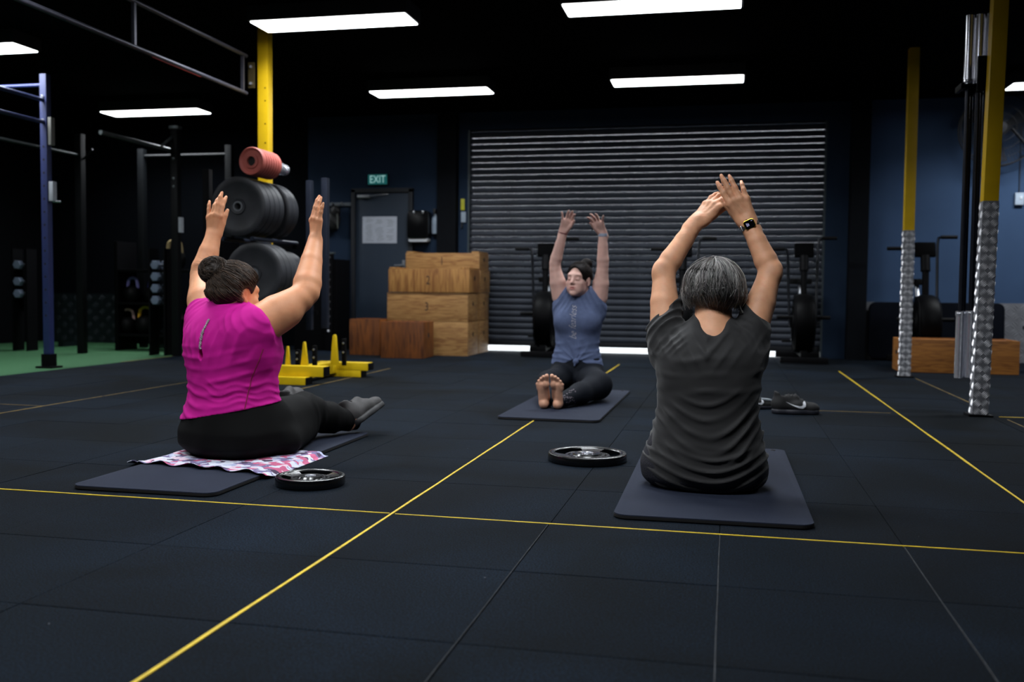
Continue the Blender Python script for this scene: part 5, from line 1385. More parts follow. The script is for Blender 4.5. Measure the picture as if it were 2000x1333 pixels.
    for i in range(40):
        a = 2 * math.pi * i / 40; rows_.append([ring.bm.verts.new(((0.0315 + e) * math.cos(a), yv, (0.0235 + e) * math.sin(a))) for e, yv in ((0, -0.010), (0.0025, -0.010), (0.0025, 0.010), (0, 0.010))])
    for i in range(40):
        for j in range(4): ring.bm.faces.new((rows_[i][j], rows_[i][(j + 1) % 4], rows_[(i + 1) % 40][(j + 1) % 4], rows_[(i + 1) % 40][j]))
    ring.done('strap', M('watch_strap', (52, 44, 44), 0.5), wt)
    B().prism(rounded_rect(0.040, 0.034, 0.009), 0.009, Matrix.Translation((0, 0, 0.022)), bevel=0.002).done('case', GOLD, wt)
    B().prism(rounded_rect(0.036, 0.030, 0.008), 0.0012, Matrix.Translation((0, 0, 0.0308))).done('screen', GLASS, wt)
    PIX = emit_mat('watch_pixels', (0.55, 0.52, 0.85), 0.22); b = B()
    for i in range(3): b.box((0.010 - i * 0.0035, 0.000 + 0.0005 * i, 0.0322), (0.0026, 0.013 - 0.002 * i, 0.0003))
    for i in range(2): b.box((-0.010 - 0.003 * i, -0.009, 0.0322), (0.002, 0.003, 0.0003))
    tag(b.done('screen_marks', PIX, wt, smooth=False), kind='stuff')
    B().box((0.0305, 0.0, 0.010), (0.003, 0.020, 0.010), bevel=0.001).done('clasp', CHROME, wt)
    B().lathe([(0, 0.004), (0.003, 0.0035), (0.003, 0)], 12, At((0.004, -0.017, 0.027), (0, -1, 0))).done('crown', GOLD, wt)
    return body
woman_grey()

# ================================================================== WOMAN IN PINK (back to the camera, turned to the right)
def woman_pink():
    O = V3(-1.97, 3.66, 0.0185); X, Y = -1.982, 3.67
    yaw = math.radians(-27); fw = V3(math.sin(-yaw), math.cos(yaw), 0); rt = V3(math.cos(yaw), math.sin(yaw), 0); upv = V3(0, 0, 1)
    Q = lambda r, f_, z: V3(X, Y, 0) + rt * r + fw * f_ + upv * z
    rows = [(0.022, X, Y, 0.19, 0.16), (0.06, X, Y, 0.236, 0.205), (0.12, X, Y, 0.238, 0.205), (0.19, X, Y, 0.212, 0.178), (0.26, X - 0.004, Y, 0.188, 0.155), (0.34, X - 0.006, Y, 0.190, 0.155),
            (0.42, X - 0.006, Y, 0.210, 0.164), (0.49, X - 0.006, Y, 0.218, 0.164), (0.545, X - 0.006, Y, 0.212, 0.145), (0.585, X - 0.01, Y - 0.01, 0.180, 0.112), (0.615, X - 0.015, Y - 0.01, 0.12, 0.085), (0.640, X - 0.018, Y - 0.008, 0.075, 0.068)]
    SL, SR = (-2.135, 3.725, 0.562), (-1.858, 3.590, 0.546)
    EL, ER = (-2.245, 3.875, 0.745), (-1.706, 3.755, 0.672)
    WL, WR = (-2.225, 3.935, 0.925), (-1.728, 3.905, 0.905)
    HC = V3(-1.974, 3.668, 0.674)
    f = Field((-2.38, 3.38, 0.0), (-1.50, 4.66, 1.15), 0.0042)
    f.loft(rows, yaw, 0.02, grow=-0.012)
    f.chain([((-1.99, 3.64, 0.57), 0.085), ((-1.985, 3.655, 0.62), 0.066), ((-1.978, 3.665, 0.69), 0.062)], 0.03)
    arm(f, SL, EL, WL, 0.072, 0.052, 0.032, 1.10, 0.03); arm(f, SR, ER, WR, 0.074, 0.056, 0.032, 1.08, 0.03)
    f.cone(V3(SR) + (0.01, 0.02, -0.02), V3(ER) * 0.6 + V3(SR) * 0.4 + (0.012, 0.0, -0.022), 0.066, 0.058, 0.03)
    f.cone(V3(SL) + (-0.0, 0.02, -0.02), V3(EL) * 0.6 + V3(SL) * 0.4 + (-0.0, 0.0, -0.018), 0.066, 0.056, 0.03)
    marks = []
    hand(f, WL, (0.10, 0.06, 1), (-0.10, -1, 0.06), 'L', 1.06, curl=[(10, 12, 8), (6, 8, 8), (10, 16, 10), (4, 6, 6)], spread=(-2, 1, 2, -12), thumb=(12, 8), marks=marks, fat=1.10)
    hand(f, WR, (-0.03, 0.14, 1), (-0.62, -0.78, 0.05), 'R', 1.06, curl=[(16, 10, 8), (8, 8, 8), (4, 8, 8), (0, 6, 6)], spread=(5, 1, -3, -13), thumb=(14, 8), marks=marks, fat=1.10)
    P, R = head(f, HC, (0.46, 0.88, -0.16), (-0.04, 0, 1), 0.98)
    # legs: right one bent a little, left one straight ahead
    RK, RA = (-1.862, 4.085, 0.140), (-1.742, 4.350, 0.072); LK, LA = (-2.13, 4.20, 0.13), (-2.20, 4.60, 0.085)
    f.chain([((-1.87, 3.74, 0.125), 0.105), (RK, 0.070), (RA, 0.042)], 0.03); f.chain([((-2.08, 3.79, 0.125), 0.105), (LK, 0.070), (LA, 0.042)], 0.03)
    f.floor(0.024)
    def tint(v):
        t = np.ones((len(v), 3)); t *= (1 + 0.06 * wob(51, 30)(*v.T))[:, None]; t[:, 1:] *= (1 - 0.05 * np.maximum(wob(52, 90)(*v.T), 0))[:, None]
        for p, r in marks:
            m = (1 - sstep(r * 0.7, r, np.linalg.norm(v - p, axis=1)))[:, None]; t = t * (1 - m) + m * np.array([1.12, 1.08, 1.10])
        ear = P(0.08, 0.0, -0.01); m = (1 - sstep(0.02, 0.045, np.linalg.norm(v - ear, axis=1)))[:, None]; t *= 1 - m * np.array([0.0, 0.18, 0.18])
        return t
    body = f.obj('person', skin('skin_tan', (212, 148, 108)), None, O, tint, relax=2); body.location = O
    tag(body, 'woman with a dark hair bun in a magenta T-shirt, back to camera, arms raised', 'person')
    # --- leggings
    l = Field((-2.34, 3.38, 0.0), (-1.58, 4.60, 0.40), 0.0055)
    l.loft(rows[:6], yaw, 0.02, grow=0.001)
    l.chain([((-1.86, 3.74, 0.128), 0.116), (RK, 0.084), (V3(RK) * 0.5 + V3(RA) * 0.5 + (0, 0, -0.004), 0.066), (RA, 0.046)], 0.04)
    l.chain([((-2.08, 3.79, 0.128), 0.116), (LK, 0.078), (LA, 0.046)], 0.04)
    l.cone((-1.76, 3.70, 0.07), (-1.83, 4.0, 0.075), 0.055, 0.06, 0.05)
    lw = wob(61, 18); l.displace(lambda x, y, z: -0.004 * ridge((y * 0.8 + x * 0.4 + 0.02 * lw(x, y, z)) / 0.07) * sstep(3.95, 4.05, y) - 0.002 * lw(x, y, z))
    l.floor(0.0225)
    l.obj('leggings', M('black_leggings', (6, 6, 6), 0.8, spec=0.12, var=0.12, vscale=12, bump=0.1, bscale=500), body, O)
    # --- shirt
    g = Field((-2.36, 3.36, 0.06), (-1.58, 3.98, 0.74), 0.0045)
    g.loft(rows, yaw, 0.02, grow=0.005)
    for sx in (-1, 1): g.ell(Q(sx * 0.076, 0.098, 0.425), (0.070, 0.070, 0.085), k=0.03)
    g.ell(Q(-0.02, 0.06, 0.25), (0.125, 0.09, 0.12), k=0.03)
    g.cone(Q(0, -0.01, 0.575), V3(SL), 0.066, 0.072, 0.04); g.cone(Q(0, -0.01, 0.575), V3(SR), 0.066, 0.074, 0.04)
    for S, E, t, r0, r1 in ((SL, EL, 0.22, 0.080, 0.079), (SR, ER, 0.12, 0.078, 0.080)):
        S, E = V3(S), V3(E); g.cone(S + (S - E) * 0.2, S + (E - S) * t, r0, r1, 0.035, capend=True)
        g.cone(S + (0, 0, -0.12) + fw * 0.01, S, 0.06, 0.072, 0.04)
    # sleeve of the right arm hangs down to the elbow side
    S, E = V3(SR), V3(ER); g.cone(S + (0.0, 0.0, -0.03), S + (E - S) * 0.16 + (0.01, 0, -0.03), 0.064, 0.068, 0.03, capend=True)
    w1, w2, w3 = wob(71, 9), wob(72, 22), wob(73, 55)
    def folds(x, y, z):
        r_ = (x - X) * rt[0] + (y - Y) * rt[1]; f_ = (x - X) * fw[0] + (y - Y) * fw[1]; n1, n2 = w1(x, y, z), w2(x, y, z)
        bk = sstep(0.10, -0.02, f_)
        d = -0.0055 * ridge((z + 0.030 * n1 - 0.08 * r_ - 0.5 * r_ * r_) / 0.043) * sstep(0.50, 0.42, z) * sstep(0.12, 0.17, z) * (0.35 + 0.65 * sstep(-0.2, 0.7, n2)) * (0.45 + 0.55 * bk)
        d += -0.003 * ridge((z + 0.02 * n2 + 0.12 * r_) / 0.031) * sstep(0.36, 0.30, z) * sstep(0.2, 0.26, z)
        d += -0.0035 * ridge((0.8 * np.abs(r_) + 0.7 * z + 0.012 * n1) / 0.030) * sstep(0.50, 0.56, z) * sstep(0.07, 0.12, np.abs(r_)) * (0.5 + 0.5 * n2)
        d += -0.004 * ridge((np.abs(r_) - 0.35 * z + 0.014 * n1) / 0.045) * sstep(0.36, 0.46, z) * sstep(0.56, 0.52, z) * bk
        return d - 0.001 * w3(x, y, z)
    g.displace(folds)
    # keyhole at the back
    kc = Q(0.022, -0.165, 0.435); g.ell(kc, (0.012, 0.05, 0.022), R=np.stack([rt, fw, upv]), k=0.003, op='sub')
    g.cut((-2.15, 3.50, 0.163), (0.19, 0.02, -1), 0.004)
    g.ell((-1.982, 3.645, 0.672), (0.072, 0.085, 0.056), k=0.006, op='sub')
    PINK = M('magenta_jersey', (192, 20, 138), 0.8, var=0.06, vscale=10, bump=0.06, bscale=600, spec=0.2)
    sh = g.obj('shirt', PINK, body, O)
    bv = BVHTree.FromPolygons([v.co for v in sh.data.vertices], [tuple(p.vertices) for p in sh.data.polygons])
    def on(r_, z, ang=0.0, off=0.0015):
        """point on the shirt at height z: cast inwards from direction ang (0 = back, 90 = right side)"""
        a = math.radians(ang); d = -fw * math.cos(a) + rt * math.sin(a); sd = rt * math.cos(a) + fw * math.sin(a)
        p = Q(0, 0, z) + sd * r_ + d * 0.6 - O; h = bv.ray_cast(Vector(tuple(p)), Vector(tuple(-d)))
        return (np.array(h[0]) + d * off) if h[0] is not None else None
    def stitched(name, pts, r, m):
        pts = [p for p in pts if p is not None]; return B().tube([tuple(p) for p in pts], r, n=6).done(name, m, body)
    SEAM = M('seam_thread', (128, 10, 60), 0.7)
    stitched('side_seam', [on(0.0, z, 84 - 75 * (0.46 - z)) for z in np.linspace(0.19, 0.46, 26)], 0.0022, SEAM)
    stitched('side_seam', [on(0.0, z, -75) for z in np.linspace(0.17, 0.46, 24)], 0.002, SEAM)
    TIE = M('grey_braid', (158, 140, 150), 0.7, var=0.2, vscale=90)
    stitched('keyhole_tie', [on(0.030 + 0.005 * math.sin(i * 2.3) - 0.010 * (i / 27), 0.575 - i * 0.0058, 0, 0.003) for i in range(28)], 0.0036, TIE)
    stitched('keyhole_tie', [on(0.030 - 0.005 * math.sin(i * 2.3) - 0.010 * (i / 27), 0.575 - i * 0.0058, 0, 0.003) for i in range(28)], 0.0030, TIE)
    lp_ = on(0.0, 0.212, 62); 
    if lp_ is not None: B().torus(0.008, 0.0012, Matrix.Translation(tuple(lp_)) @ RotAxis(tuple(rt * 0.8 - fw * 0.5)) @ Matrix.Diagonal((1, 0.5, 1, 1)), n=18, m=5).done('small_logo', M('silver_print', (170, 150, 165), 0.4), body)
    # --- shoes
    GSH = M('grey_sneaker', (48, 46, 46), 0.7, var=0.2, vscale=40, bump=0.35, bscale=350); GSO = M('grey_sneaker_sole', (30, 30, 32), 0.6)
    for A, toe, upd in ((RA, nrm((0.20, 0.87, 0.28)), (-0.55, -0.1, 0.80)), (LA, nrm((-0.10, 0.92, 0.30)), (0.0, -0.3, 0.9))):
        x = toe; z = V3(upd) - x * (V3(upd) @ x); z = nrm(z); y = np.cross(z, x)
        mt = Matrix((tuple(x), tuple(y), tuple(z))).transposed().to_4x4(); org = V3(A) - x * 0.045 - z * 0.075; org[2] = max(org[2], 0.046); mt.translation = Vector(tuple(org - O))
        e = bpy.data.objects.new('sneaker', None); COL.objects.link(e); e.parent = body; e.matrix_local = mt @ Matrix.Diagonal((0.92, 1.1, 1.05, 1)); e['label'] = 'grey knit sneaker'
        u_ = share(UP0, parent=e); u_.data = u_.data.copy(); u_.data.materials[0] = GSH; u_.location = (0, 0, 0); u_.name = 'upper'
        s_ = share(SO0, parent=e); s_.data = s_.data.copy(); s_.data.materials[0] = GSO; s_.name = 'sole'
    d = nrm(V3(RA) - V3(RK)); B().torus(0.046, 0.006, At(tuple(V3(RA) - d * 0.015 - O), tuple(d)), n=28, m=8).done('ankle_band', M('tan_band', (170, 120, 92), 0.6), body)
    # --- hair with bun
    HB = M('dark_brown_hair', (70, 55, 44), 0.55, var=0.1, vscale=50, spec=0.35, attr='tint')
    c = P(0, -0.014, 0.034)
    hc = Field(c - 0.17, c + 0.17, 0.0045)
    hc.ell(c, (0.084, 0.103, 0.094), R, 0.01); hc.cone(P(0, -0.045, -0.01), P(0, -0.040, -0.050), 0.058, 0.046, 0.03)
    pl = P(0, 0.060, 0.055); hc.cut(pl, R[1] * 0.86 - R[2] * 0.50, 0.006)
    for sx in (-1, 1): hc.ell(P(sx * 0.086, 0.008, -0.014), (0.03, 0.032, 0.040), R, 0.008, op='sub')
    bun = V3(-2.036, 3.612, 0.770); hc.cone(P(0.0, -0.06, 0.07), bun, 0.030, 0.036, 0.02)
    hw = wob(81, 55); hc.displace(lambda x, y, z: 0.0025 * hw(x, y, z))
    hc.obj('hair', HB, body, O, tint=lambda v: np.full((len(v), 3), 0.42))
    bn = Field(bun - 0.09, bun + 0.09, 0.004); bn.ell(bun, (0.054, 0.048, 0.048), k=0.01)
    bw = wob(82, 75); bn.displace(lambda x, y, z: 0.005 * bw(x, y, z)); bn.obj('hair_bun', HB, body, O, tint=lambda v: np.full((len(v), 3), 0.35))
    # strands swept from the hairline to the bun
    n, m = 5200, 12; st_ = np.zeros((n, m, 3)); dirs = RNG.normal(size=(n, 3)); dirs /= np.linalg.norm(dirs, axis=1, keepdims=True)
    loc = np.stack([dirs @ R[0], dirs @ R[1], dirs @ R[2]], 1)
    ok = ~((loc[:, 1] * 0.86 - loc[:, 2] * 0.5) > 0.52) & (loc[:, 2] > -0.70) & ~((np.abs(loc[:, 0]) > 0.72) & (loc[:, 2] < 0.0) & (loc[:, 2] > -0.6) & (loc[:, 1] > -0.12)); dirs = dirs[ok]; n = len(dirs); st_ = st_[:n]
    lf = RNG.uniform(0.000, 0.009, n); bd = nrm(bun - c); wv = RNG.normal(0, 0.05, (n, 3))
    for j in range(m):
        t = j / (m - 1); d = dirs * (1 - t) + bd * t * 1.0 + wv * math.sin(math.pi * t) * 0.6; d /= np.linalg.norm(d, axis=1, keepdims=True) + 1e-9
        ld = np.stack([d @ R[0], d @ R[1], d @ R[2]], 1); rad = 1 / np.sqrt((ld[:, 0] / 0.085) ** 2 + (ld[:, 1] / 0.104) ** 2 + (ld[:, 2] / 0.095) ** 2)
        low = np.where((ld[:, 2] < -0.3) & (ld[:, 1] < 0), 0.010, 0)
        st_[:, j] = c + d * (rad + lf + low + 0.003 * math.sin(t * 9))[:, None]
    cl = np.sin(dirs[:, 0] * 40 + dirs[:, 2] * 31); tn = (0.45 + 1.3 * RNG.random((n, 1)) ** 3 + 0.25 * cl[:, None]) * np.array([[1.0, 0.93, 0.84]])
    tubes('hair_strands', st_, RNG.uniform(0.0006, 0.0011, n), HB, body, O, np.clip(tn, 0.2, 2))['kind'] = 'stuff'
    n = 900; st_ = np.zeros((n, 14, 3)); ax = RNG.normal(size=(n, 3)) * 0.35 + np.array([0.25, -1.0, 0.35]); ax /= np.linalg.norm(ax, axis=1, keepdims=True)
    a = np.cross(ax, [0, 0, 1.0]); a /= np.linalg.norm(a, axis=1, keepdims=True); b_ = np.cross(ax, a); ph = RNG.uniform(0, 6.28, n); rr_ = RNG.uniform(1.0, 1.22, n); tilt = RNG.uniform(-0.5, 0.5, n)
    for j in range(14):
        th = ph + j / 13 * RNG.uniform(2.2, 3.6, 1)[0]
        d = (np.cos(th)[:, None] * a + np.sin(th)[:, None] * b_) + ax * tilt[:, None]; d /= np.linalg.norm(d, axis=1, keepdims=True)
        st_[:, j] = bun + d * np.array([0.055, 0.049, 0.049]) * rr_[:, None]
    tubes('bun_strands', st_, RNG.uniform(0.0008, 0.0014, n), HB, body, O, (0.35 + 1.2 * RNG.random((n, 1)) ** 4) * np.array([[1, 0.93, 0.85]]))['kind'] = 'stuff'
    n = 60; st_ = np.zeros((n, 8, 3)); d0 = RNG.normal(size=(n, 3)); d0[:, 2] = np.abs(d0[:, 2]); d0 /= np.linalg.norm(d0, axis=1, keepdims=True)
    for j in range(8): st_[:, j] = bun + d0 * (0.042 + 0.035 * j / 7) + np.array([-0.012, 0, -0.006]) * (j / 7) ** 2 + RNG.normal(0, 0.001, (n, 3))
    tubes('flyaway_hairs', st_, 0.0005, HB, body, O, np.full((n, 3), 1.5))['kind'] = 'stuff'
    return body
woman_pink()

# ================================================================== INSTRUCTOR (facing the camera, barefoot)
def instructor():
    O = V3(-0.965, 6.40, 0.0155); X, Y = -0.972, 6.42
    rows = [(0.020, X, Y + 0.02, 0.15, 0.12), (0.05, X, Y + 0.02, 0.185, 0.150), (0.12, X, Y + 0.01, 0.188, 0.150), (0.19, X, Y, 0.176, 0.130), (0.25, X - 0.002, Y, 0.160, 0.115), (0.33, X - 0.003, Y, 0.140, 0.102), (0.41, X, Y, 0.144, 0.104),
            (0.50, X + 0.004, Y, 0.158, 0.108), (0.57, X + 0.006, Y, 0.160, 0.102), (0.63, X + 0.008, Y, 0.148, 0.088), (0.675, X + 0.01, Y, 0.105, 0.068), (0.71, X + 0.01, Y, 0.060, 0.055)]
    SR, SL = (-1.090, 6.42, 0.665), (-0.832, 6.42, 0.662)          # her right arm is on the left of the picture
    ER, EL = (-1.128, 6.39, 0.872), (-0.806, 6.39, 0.862)
    WR, WL = (-1.066, 6.36, 1.095), (-0.806, 6.36, 1.082)
    HC = V3(-0.962, 6.375, 0.775)
    f = Field((-1.24, 5.34, 0.0), (-0.60, 6.60, 1.30), 0.0045)
    f.loft(rows, 0, 0.02, grow=-0.010)
    f.chain([((X + 0.01, 6.42, 0.64), 0.062), ((X + 0.01, 6.405, 0.70), 0.050), ((X + 0.01, 6.39, 0.75), 0.050)], 0.03)
    f.cone((X, 6.42, 0.63), SR, 0.05, 0.054, 0.04); f.cone((X, 6.42, 0.63), SL, 0.05, 0.054, 0.04)
    arm(f, SR, ER, WR, 0.056, 0.037, 0.0255, 1.10); arm(f, SL, EL, WL, 0.056, 0.037, 0.0255, 1.10)
    hand(f, WR, (0.40, -0.40, 0.84), (-0.1, 0.90, 0.42), 'R', 0.92, curl=[(14, 18, 12), (12, 16, 12), (8, 12, 10), (4, 8, 8)], spread=(2, -1, -4, -26), thumb=(18, 20), fat=1.05)
    hand(f, WL, (-0.36, -0.50, 0.80), (0.1, 0.85, 0.50), 'L', 0.92, curl=[(14, 16, 12), (12, 14, 12), (10, 14, 10), (6, 10, 8)], spread=(8, 0, -9, -34), thumb=(16, 20), fat=1.05)
    P, R = head(f, HC, (-0.30, -0.95, 0.02), (0.04, 0, 1), 0.94)
    RK, RA = (-1.085, 5.98, 0.135), (-1.030, 5.60, 0.062); LK, LA = (-0.775, 6.00, 0.120), (-0.947, 5.60, 0.060)
    f.chain([((X - 0.09, 6.36, 0.12), 0.085), (RK, 0.058), (RA, 0.034)], 0.03); f.chain([((X + 0.09, 6.36, 0.12), 0.085), (LK, 0.058), (LA, 0.034)], 0.03)
    foot(f, (-1.036, 5.560, 0.024), (0.015, -0.26, 0.90), (-0.06, -0.95, -0.28), (1, 0, 0), 0.92, 0.006, 0.003)
    foot(f, (-0.953, 5.560, 0.024), (-0.015, -0.26, 0.90), (0.06, -0.95, -0.28), (-1, 0, 0), 0.92, 0.006, 0.003)
    f.cone((-1.038, 5.585, 0.048), RA, 0.028, 0.034, 0.005); f.cone((-0.950, 5.585, 0.048), LA, 0.028, 0.034, 0.005)
    f.floor(0.0165)
    def tint(v):
        t = np.ones((len(v), 3)); t *= (1 + 0.05 * wob(91, 30)(*v.T))[:, None]
        L_ = (v - HC) / 0.94; lx, ly, lz = L_ @ R[0], L_ @ R[1], L_ @ R[2]
        fr = ly > 0.05
        def mix(m, col):
            nonlocal t; m = (m * fr)[:, None]; t = t * (1 - m) + m * np.array(col)
        mix(np.exp(-((lx / 0.021) ** 4 + ((lz + 0.0575) / 0.0115) ** 4)), (0.74, 0.42, 0.44))
        mix(np.exp(-((lx / 0.015) ** 4 + ((lz + 0.0570) / 0.0028) ** 2)), (0.30, 0.14, 0.15))
        for sx in (-1, 1):
            mix(0.85 * np.exp(-(((lx - sx * 0.033) / 0.019) ** 4 + ((lz - 0.030 + 0.14 * (np.abs(lx) - 0.033) ** 2 * 60) / 0.0045) ** 2)), (0.28, 0.22, 0.20))
            mix(0.9 * np.exp(-(((lx - sx * 0.031) / 0.0155) ** 4 + ((lz + 0.0045 - 14 * (lx - sx * 0.031) ** 2) / 0.0028) ** 2)), (0.22, 0.16, 0.15))
            mix(0.30 * np.exp(-(((lx - sx * 0.031) / 0.018) ** 2 + ((lz - 0.008) / 0.012) ** 2)), (0.72, 0.55, 0.52))
            mix(0.25 * np.exp(-(((lx - sx * 0.042) / 0.022) ** 2 + ((lz + 0.03) / 0.02) ** 2)), (1.0, 0.78, 0.74))
        mix(0.4 * np.exp(-((lx / 0.012) ** 2 + ((lz + 0.030) / 0.006) ** 2)), (0.6, 0.45, 0.42))
        ft = (v[:, 1] < 5.62)[:, None]; sole = np.maximum(0, wob(92, 70)(*v.T))[:, None]; t = np.where(ft, t * np.array([1.0, 0.88, 0.68]) * (1 - 0.16 * sole), t)
        return t
    body = f.obj('person', skin('skin_fair', (206, 164, 152)), None, O, tint, relax=2); body.location = O
    tag(body, 'barefoot instructor in a blue T-shirt facing the camera with both arms raised', 'person')
    # --- shirt
    g = Field((-1.22, 6.20, 0.14), (-0.72, 6.62, 0.80), 0.0042)
    g.loft(rows, 0, 0.02, grow=0.004)
    for sx in (-1, 1): g.ell((X + 0.003 + sx * 0.066, Y - 0.072, 0.505), (0.074, 0.060, 0.070), k=0.05)
    g.cone((X, 6.42, 0.635), V3(SR) + (0.045, 0, 0.005), 0.056, 0.056, 0.04); g.cone((X, 6.42, 0.635), V3(SL) + (-0.045, 0, 0.005), 0.056, 0.056, 0.04)
    for S, E, t, sx in ((SR, ER, 0.30, -1), (SL, EL, 0.30, 1)):
        S, E = V3(S), V3(E); g.cone(S + (S - E) * 0.45 + (-sx * 0.01, 0, 0), S + (E - S) * t, 0.056, 0.058, 0.03, capend=True, capn=(sx * 0.80, 0, 0.60), capp=S + (-sx * 0.004, 0, 0.0))
    for S, sx in ((SR, -1), (SL, 1)):
        S = V3(S); g.cone(S + (sx * -0.004, -0.005, -0.11), S + (sx * -0.006, -0.005, -0.06), 0.045, 0.050, 0.03)
    w1, w2 = wob(95, 14), wob(96, 36)
    def folds(x, y, z):
        u = x - X; n1, n2 = w1(x, y, z), w2(x, y, z); fr = sstep(6.46, 6.38, y)
        kn = np.sqrt((u - 0.01) ** 2 + (z - 0.235) ** 2) + 1e-4; a = np.arctan2(z - 0.235, u - 0.01)
        d = -0.0055 * ridge(a * 2.1 + 0.2 * n1) * sstep(0.20, 0.06, kn) * sstep(0.01, 0.04, kn) * fr
        d += -0.005 * ridge((z + 0.02 * n1 - 1.4 * u * u) / 0.042) * sstep(0.42, 0.36, z) * sstep(0.20, 0.28, z) * (0.5 + 0.5 * n2)
        d += -0.004 * ridge((np.abs(u) + 0.5 * z + 0.01 * n1) / 0.034) * sstep(0.54, 0.60, z) * fr
        return d - 0.001 * n2
    g.displace(folds)
    g.ell((X + 0.010, 6.375, 0.735), (0.066, 0.075, 0.062), k=0.006, op='sub')
    # hem: a shallow arch rising to the knot in the middle
    Xg, Yg, Zg = g.grid((slice(None),) * 3); hem = 0.212 + 0.045 * np.exp(-((Xg - X - 0.01) / 0.07) ** 2) * (Yg < 6.45) + 0.03 * np.clip(-(Xg - X), -0.2, 0.2)
    g.F = np.maximum(g.F, (hem - Zg).astype(np.float32))
    g.ell((X + 0.010, Y - 0.128, 0.243), (0.020, 0.016, 0.018), k=0.008); g.cone((X + 0.008, Y - 0.13, 0.236), (X + 0.002, Y - 0.135, 0.215), 0.010, 0.006, 0.006)
    BLU = M('slate_blue_jersey', (84, 95, 126), 0.8, var=0.09, vscale=40, bump=0.1, bscale=500, spec=0.2)
    sh = g.obj('shirt', BLU, body, O)
    bv = BVHTree.FromPolygons([v.co for v in sh.data.vertices], [tuple(p.vertices) for p in sh.data.polygons])
    # script lettering running up the chest
    mt = Matrix.Translation((X - 0.012 - O[0], 0, 0.385 - O[2])) @ Matrix.Rotation(math.pi / 2, 4, 'X') @ Matrix.Rotation(math.pi / 2, 4, 'Z')
    tx = text_mesh('be fearless', 0.066, M('white_print', (188, 184, 188), 0.7), body, mt, extrude=0.0, thin=-0.0012, shear=0.5, name='shirt_lettering', align='LEFT', sx=0.78)
    for v in tx.data.vertices:
        h = bv.ray_cast(Vector((v.co.x, -1.0, v.co.z)), Vector((0, 1, 0)))
        v.co.y = (h[0].y if h[0] is not None else -0.12) - 0.0018
    # --- leggings
    l = Field((-1.22, 5.52, 0.0), (-0.62, 6.62, 0.34), 0.0055)
    l.loft(rows[:6], 0, 0.02, grow=0.0)
    l.chain([((X - 0.09, 6.36, 0.125), 0.094), (RK, 0.066), ((-1.06, 5.80, 0.09), 0.056), (RA, 0.039)], 0.03); l.chain([((X + 0.09, 6.36, 0.125), 0.096), (LK, 0.082), ((-0.86, 5.80, 0.085), 0.062), (LA, 0.039)], 0.03)
    lw = wob(97, 20); l.displace(lambda x, y, z: -0.003 * lw(x, y, z))
    l.floor(0.0165)
    lg = l.obj('leggings', M('navy_leggings', (12, 16, 24), 0.8, spec=0.15, var=0.12, vscale=14), body, O)
    bl = BVHTree.FromPolygons([v.co for v in lg.data.vertices], [tuple(p.vertices) for p in lg.data.polygons]); b = B()
    for i in range(46):
        a_ = random.uniform(0, 1); q = Vector((-0.90 + random.uniform(-0.035, 0.035) - O[0], -1.5, 0.045 + a_ * 0.085 - O[2])); h = bl.ray_cast(q, Vector((0, 1, 0)))
        if h[0] is not None: b.lathe([(0, 0.001), (random.uniform(0.002, 0.005), 0.0008), (0.002, 0)], 6, At(h[0], h[1]))
    tag(b.done('lace_print', M('lace_print', (92, 84, 92), 0.7), lg), kind='stuff')
    # --- wrist bands
    d = nrm(V3(ER) - V3(WR)); B().torus(0.0275, 0.0035, At(tuple(V3(WR) + d * 0.012 - O), tuple(d)), n=28, m=6).done('red_wristband', M('red_band', (110, 36, 44), 0.6), body)
    d = nrm(V3(EL) - V3(WL)); w_ = B(); w_.lathe([(0.0275, -0.009), (0.031, -0.009), (0.031, 0.009), (0.0275, 0.009)], 28, At(tuple(V3(WL) + d * 0.010 - O), tuple(d)), closed=True); w_.done('grey_wristband', M('grey_band', (150, 158, 176), 0.5), body)
    # --- hair
    HD = M('near_black_hair', (24, 18, 16), 0.7, var=0.1, vscale=50, spec=0.12, attr='tint')
    c = P(0, -0.014, 0.034); S_ = 0.94
    hc = Field(c - 0.17, c + 0.17, 0.0045); hc.ell(c, V3(0.083, 0.102, 0.094) * S_, R, 0.01)
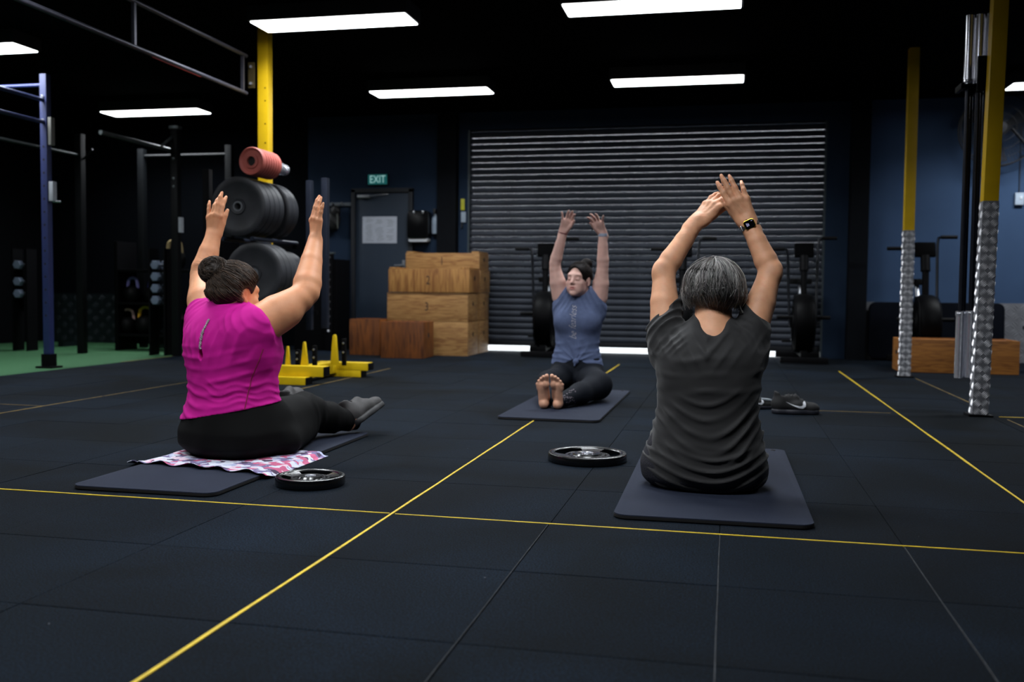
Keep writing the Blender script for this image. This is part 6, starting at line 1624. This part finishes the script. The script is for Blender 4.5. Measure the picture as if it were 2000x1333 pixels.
    hc.ell(P(0, 0.094, -0.016), (0.057, 0.082, 0.100), R, 0.006, op='sub'); hc.cut(P(0, 0.05, -0.03), R[1] * 0.8 - R[2] * 0.6, 0.006)
    hc.cone(P(0, -0.055, -0.01), P(0, -0.05, -0.05), 0.055, 0.036, 0.02)
    for sx in (-1, 1): hc.ell(P(sx * 0.086, 0.000, -0.016), (0.026, 0.027, 0.036), R, 0.008, op='sub')
    bun = P(-0.026, -0.055, 0.118); hc.ell(bun, (0.040, 0.036, 0.036), k=0.02)
    hw = wob(99, 70); hc.displace(lambda x, y, z: 0.002 * hw(x, y, z)); hc.obj('hair', HD, body, O, tint=lambda v: np.full((len(v), 3), 0.5))
    n, m = 1800, 10; dirs = RNG.normal(size=(n, 3)); dirs /= np.linalg.norm(dirs, axis=1, keepdims=True); loc = np.stack([dirs @ R[0], dirs @ R[1], dirs @ R[2]], 1)
    ok = ~((loc[:, 1] > 0.2) & (np.abs(loc[:, 0]) < 0.62) & (loc[:, 2] < 0.72)) & (loc[:, 2] > -0.35) & ~((loc[:, 1] > 0.35) & (loc[:, 2] < 0.1)) & ~((np.abs(loc[:, 0]) > 0.72) & (loc[:, 2] < 0.0) & (loc[:, 1] > -0.2)); dirs = dirs[ok]; n = len(dirs); st_ = np.zeros((n, m, 3)); bd = nrm(bun - c); lf = RNG.uniform(-0.001, 0.003, n)
    for j in range(m):
        t = j / (m - 1); d = dirs * (1 - t) + bd * t; d /= np.linalg.norm(d, axis=1, keepdims=True) + 1e-9
        ld = np.stack([d @ R[0], d @ R[1], d @ R[2]], 1); rad = S_ / np.sqrt((ld[:, 0] / 0.084) ** 2 + (ld[:, 1] / 0.103) ** 2 + (ld[:, 2] / 0.095) ** 2)
        st_[:, j] = c + d * (rad + lf)[:, None]
    tubes('hair_strands', st_, RNG.uniform(0.0009, 0.0015, n), HD, body, O, (0.5 + 1.6 * RNG.random((n, 1)) ** 2) * np.ones((1, 3)))['kind'] = 'stuff'
    return body
instructor()
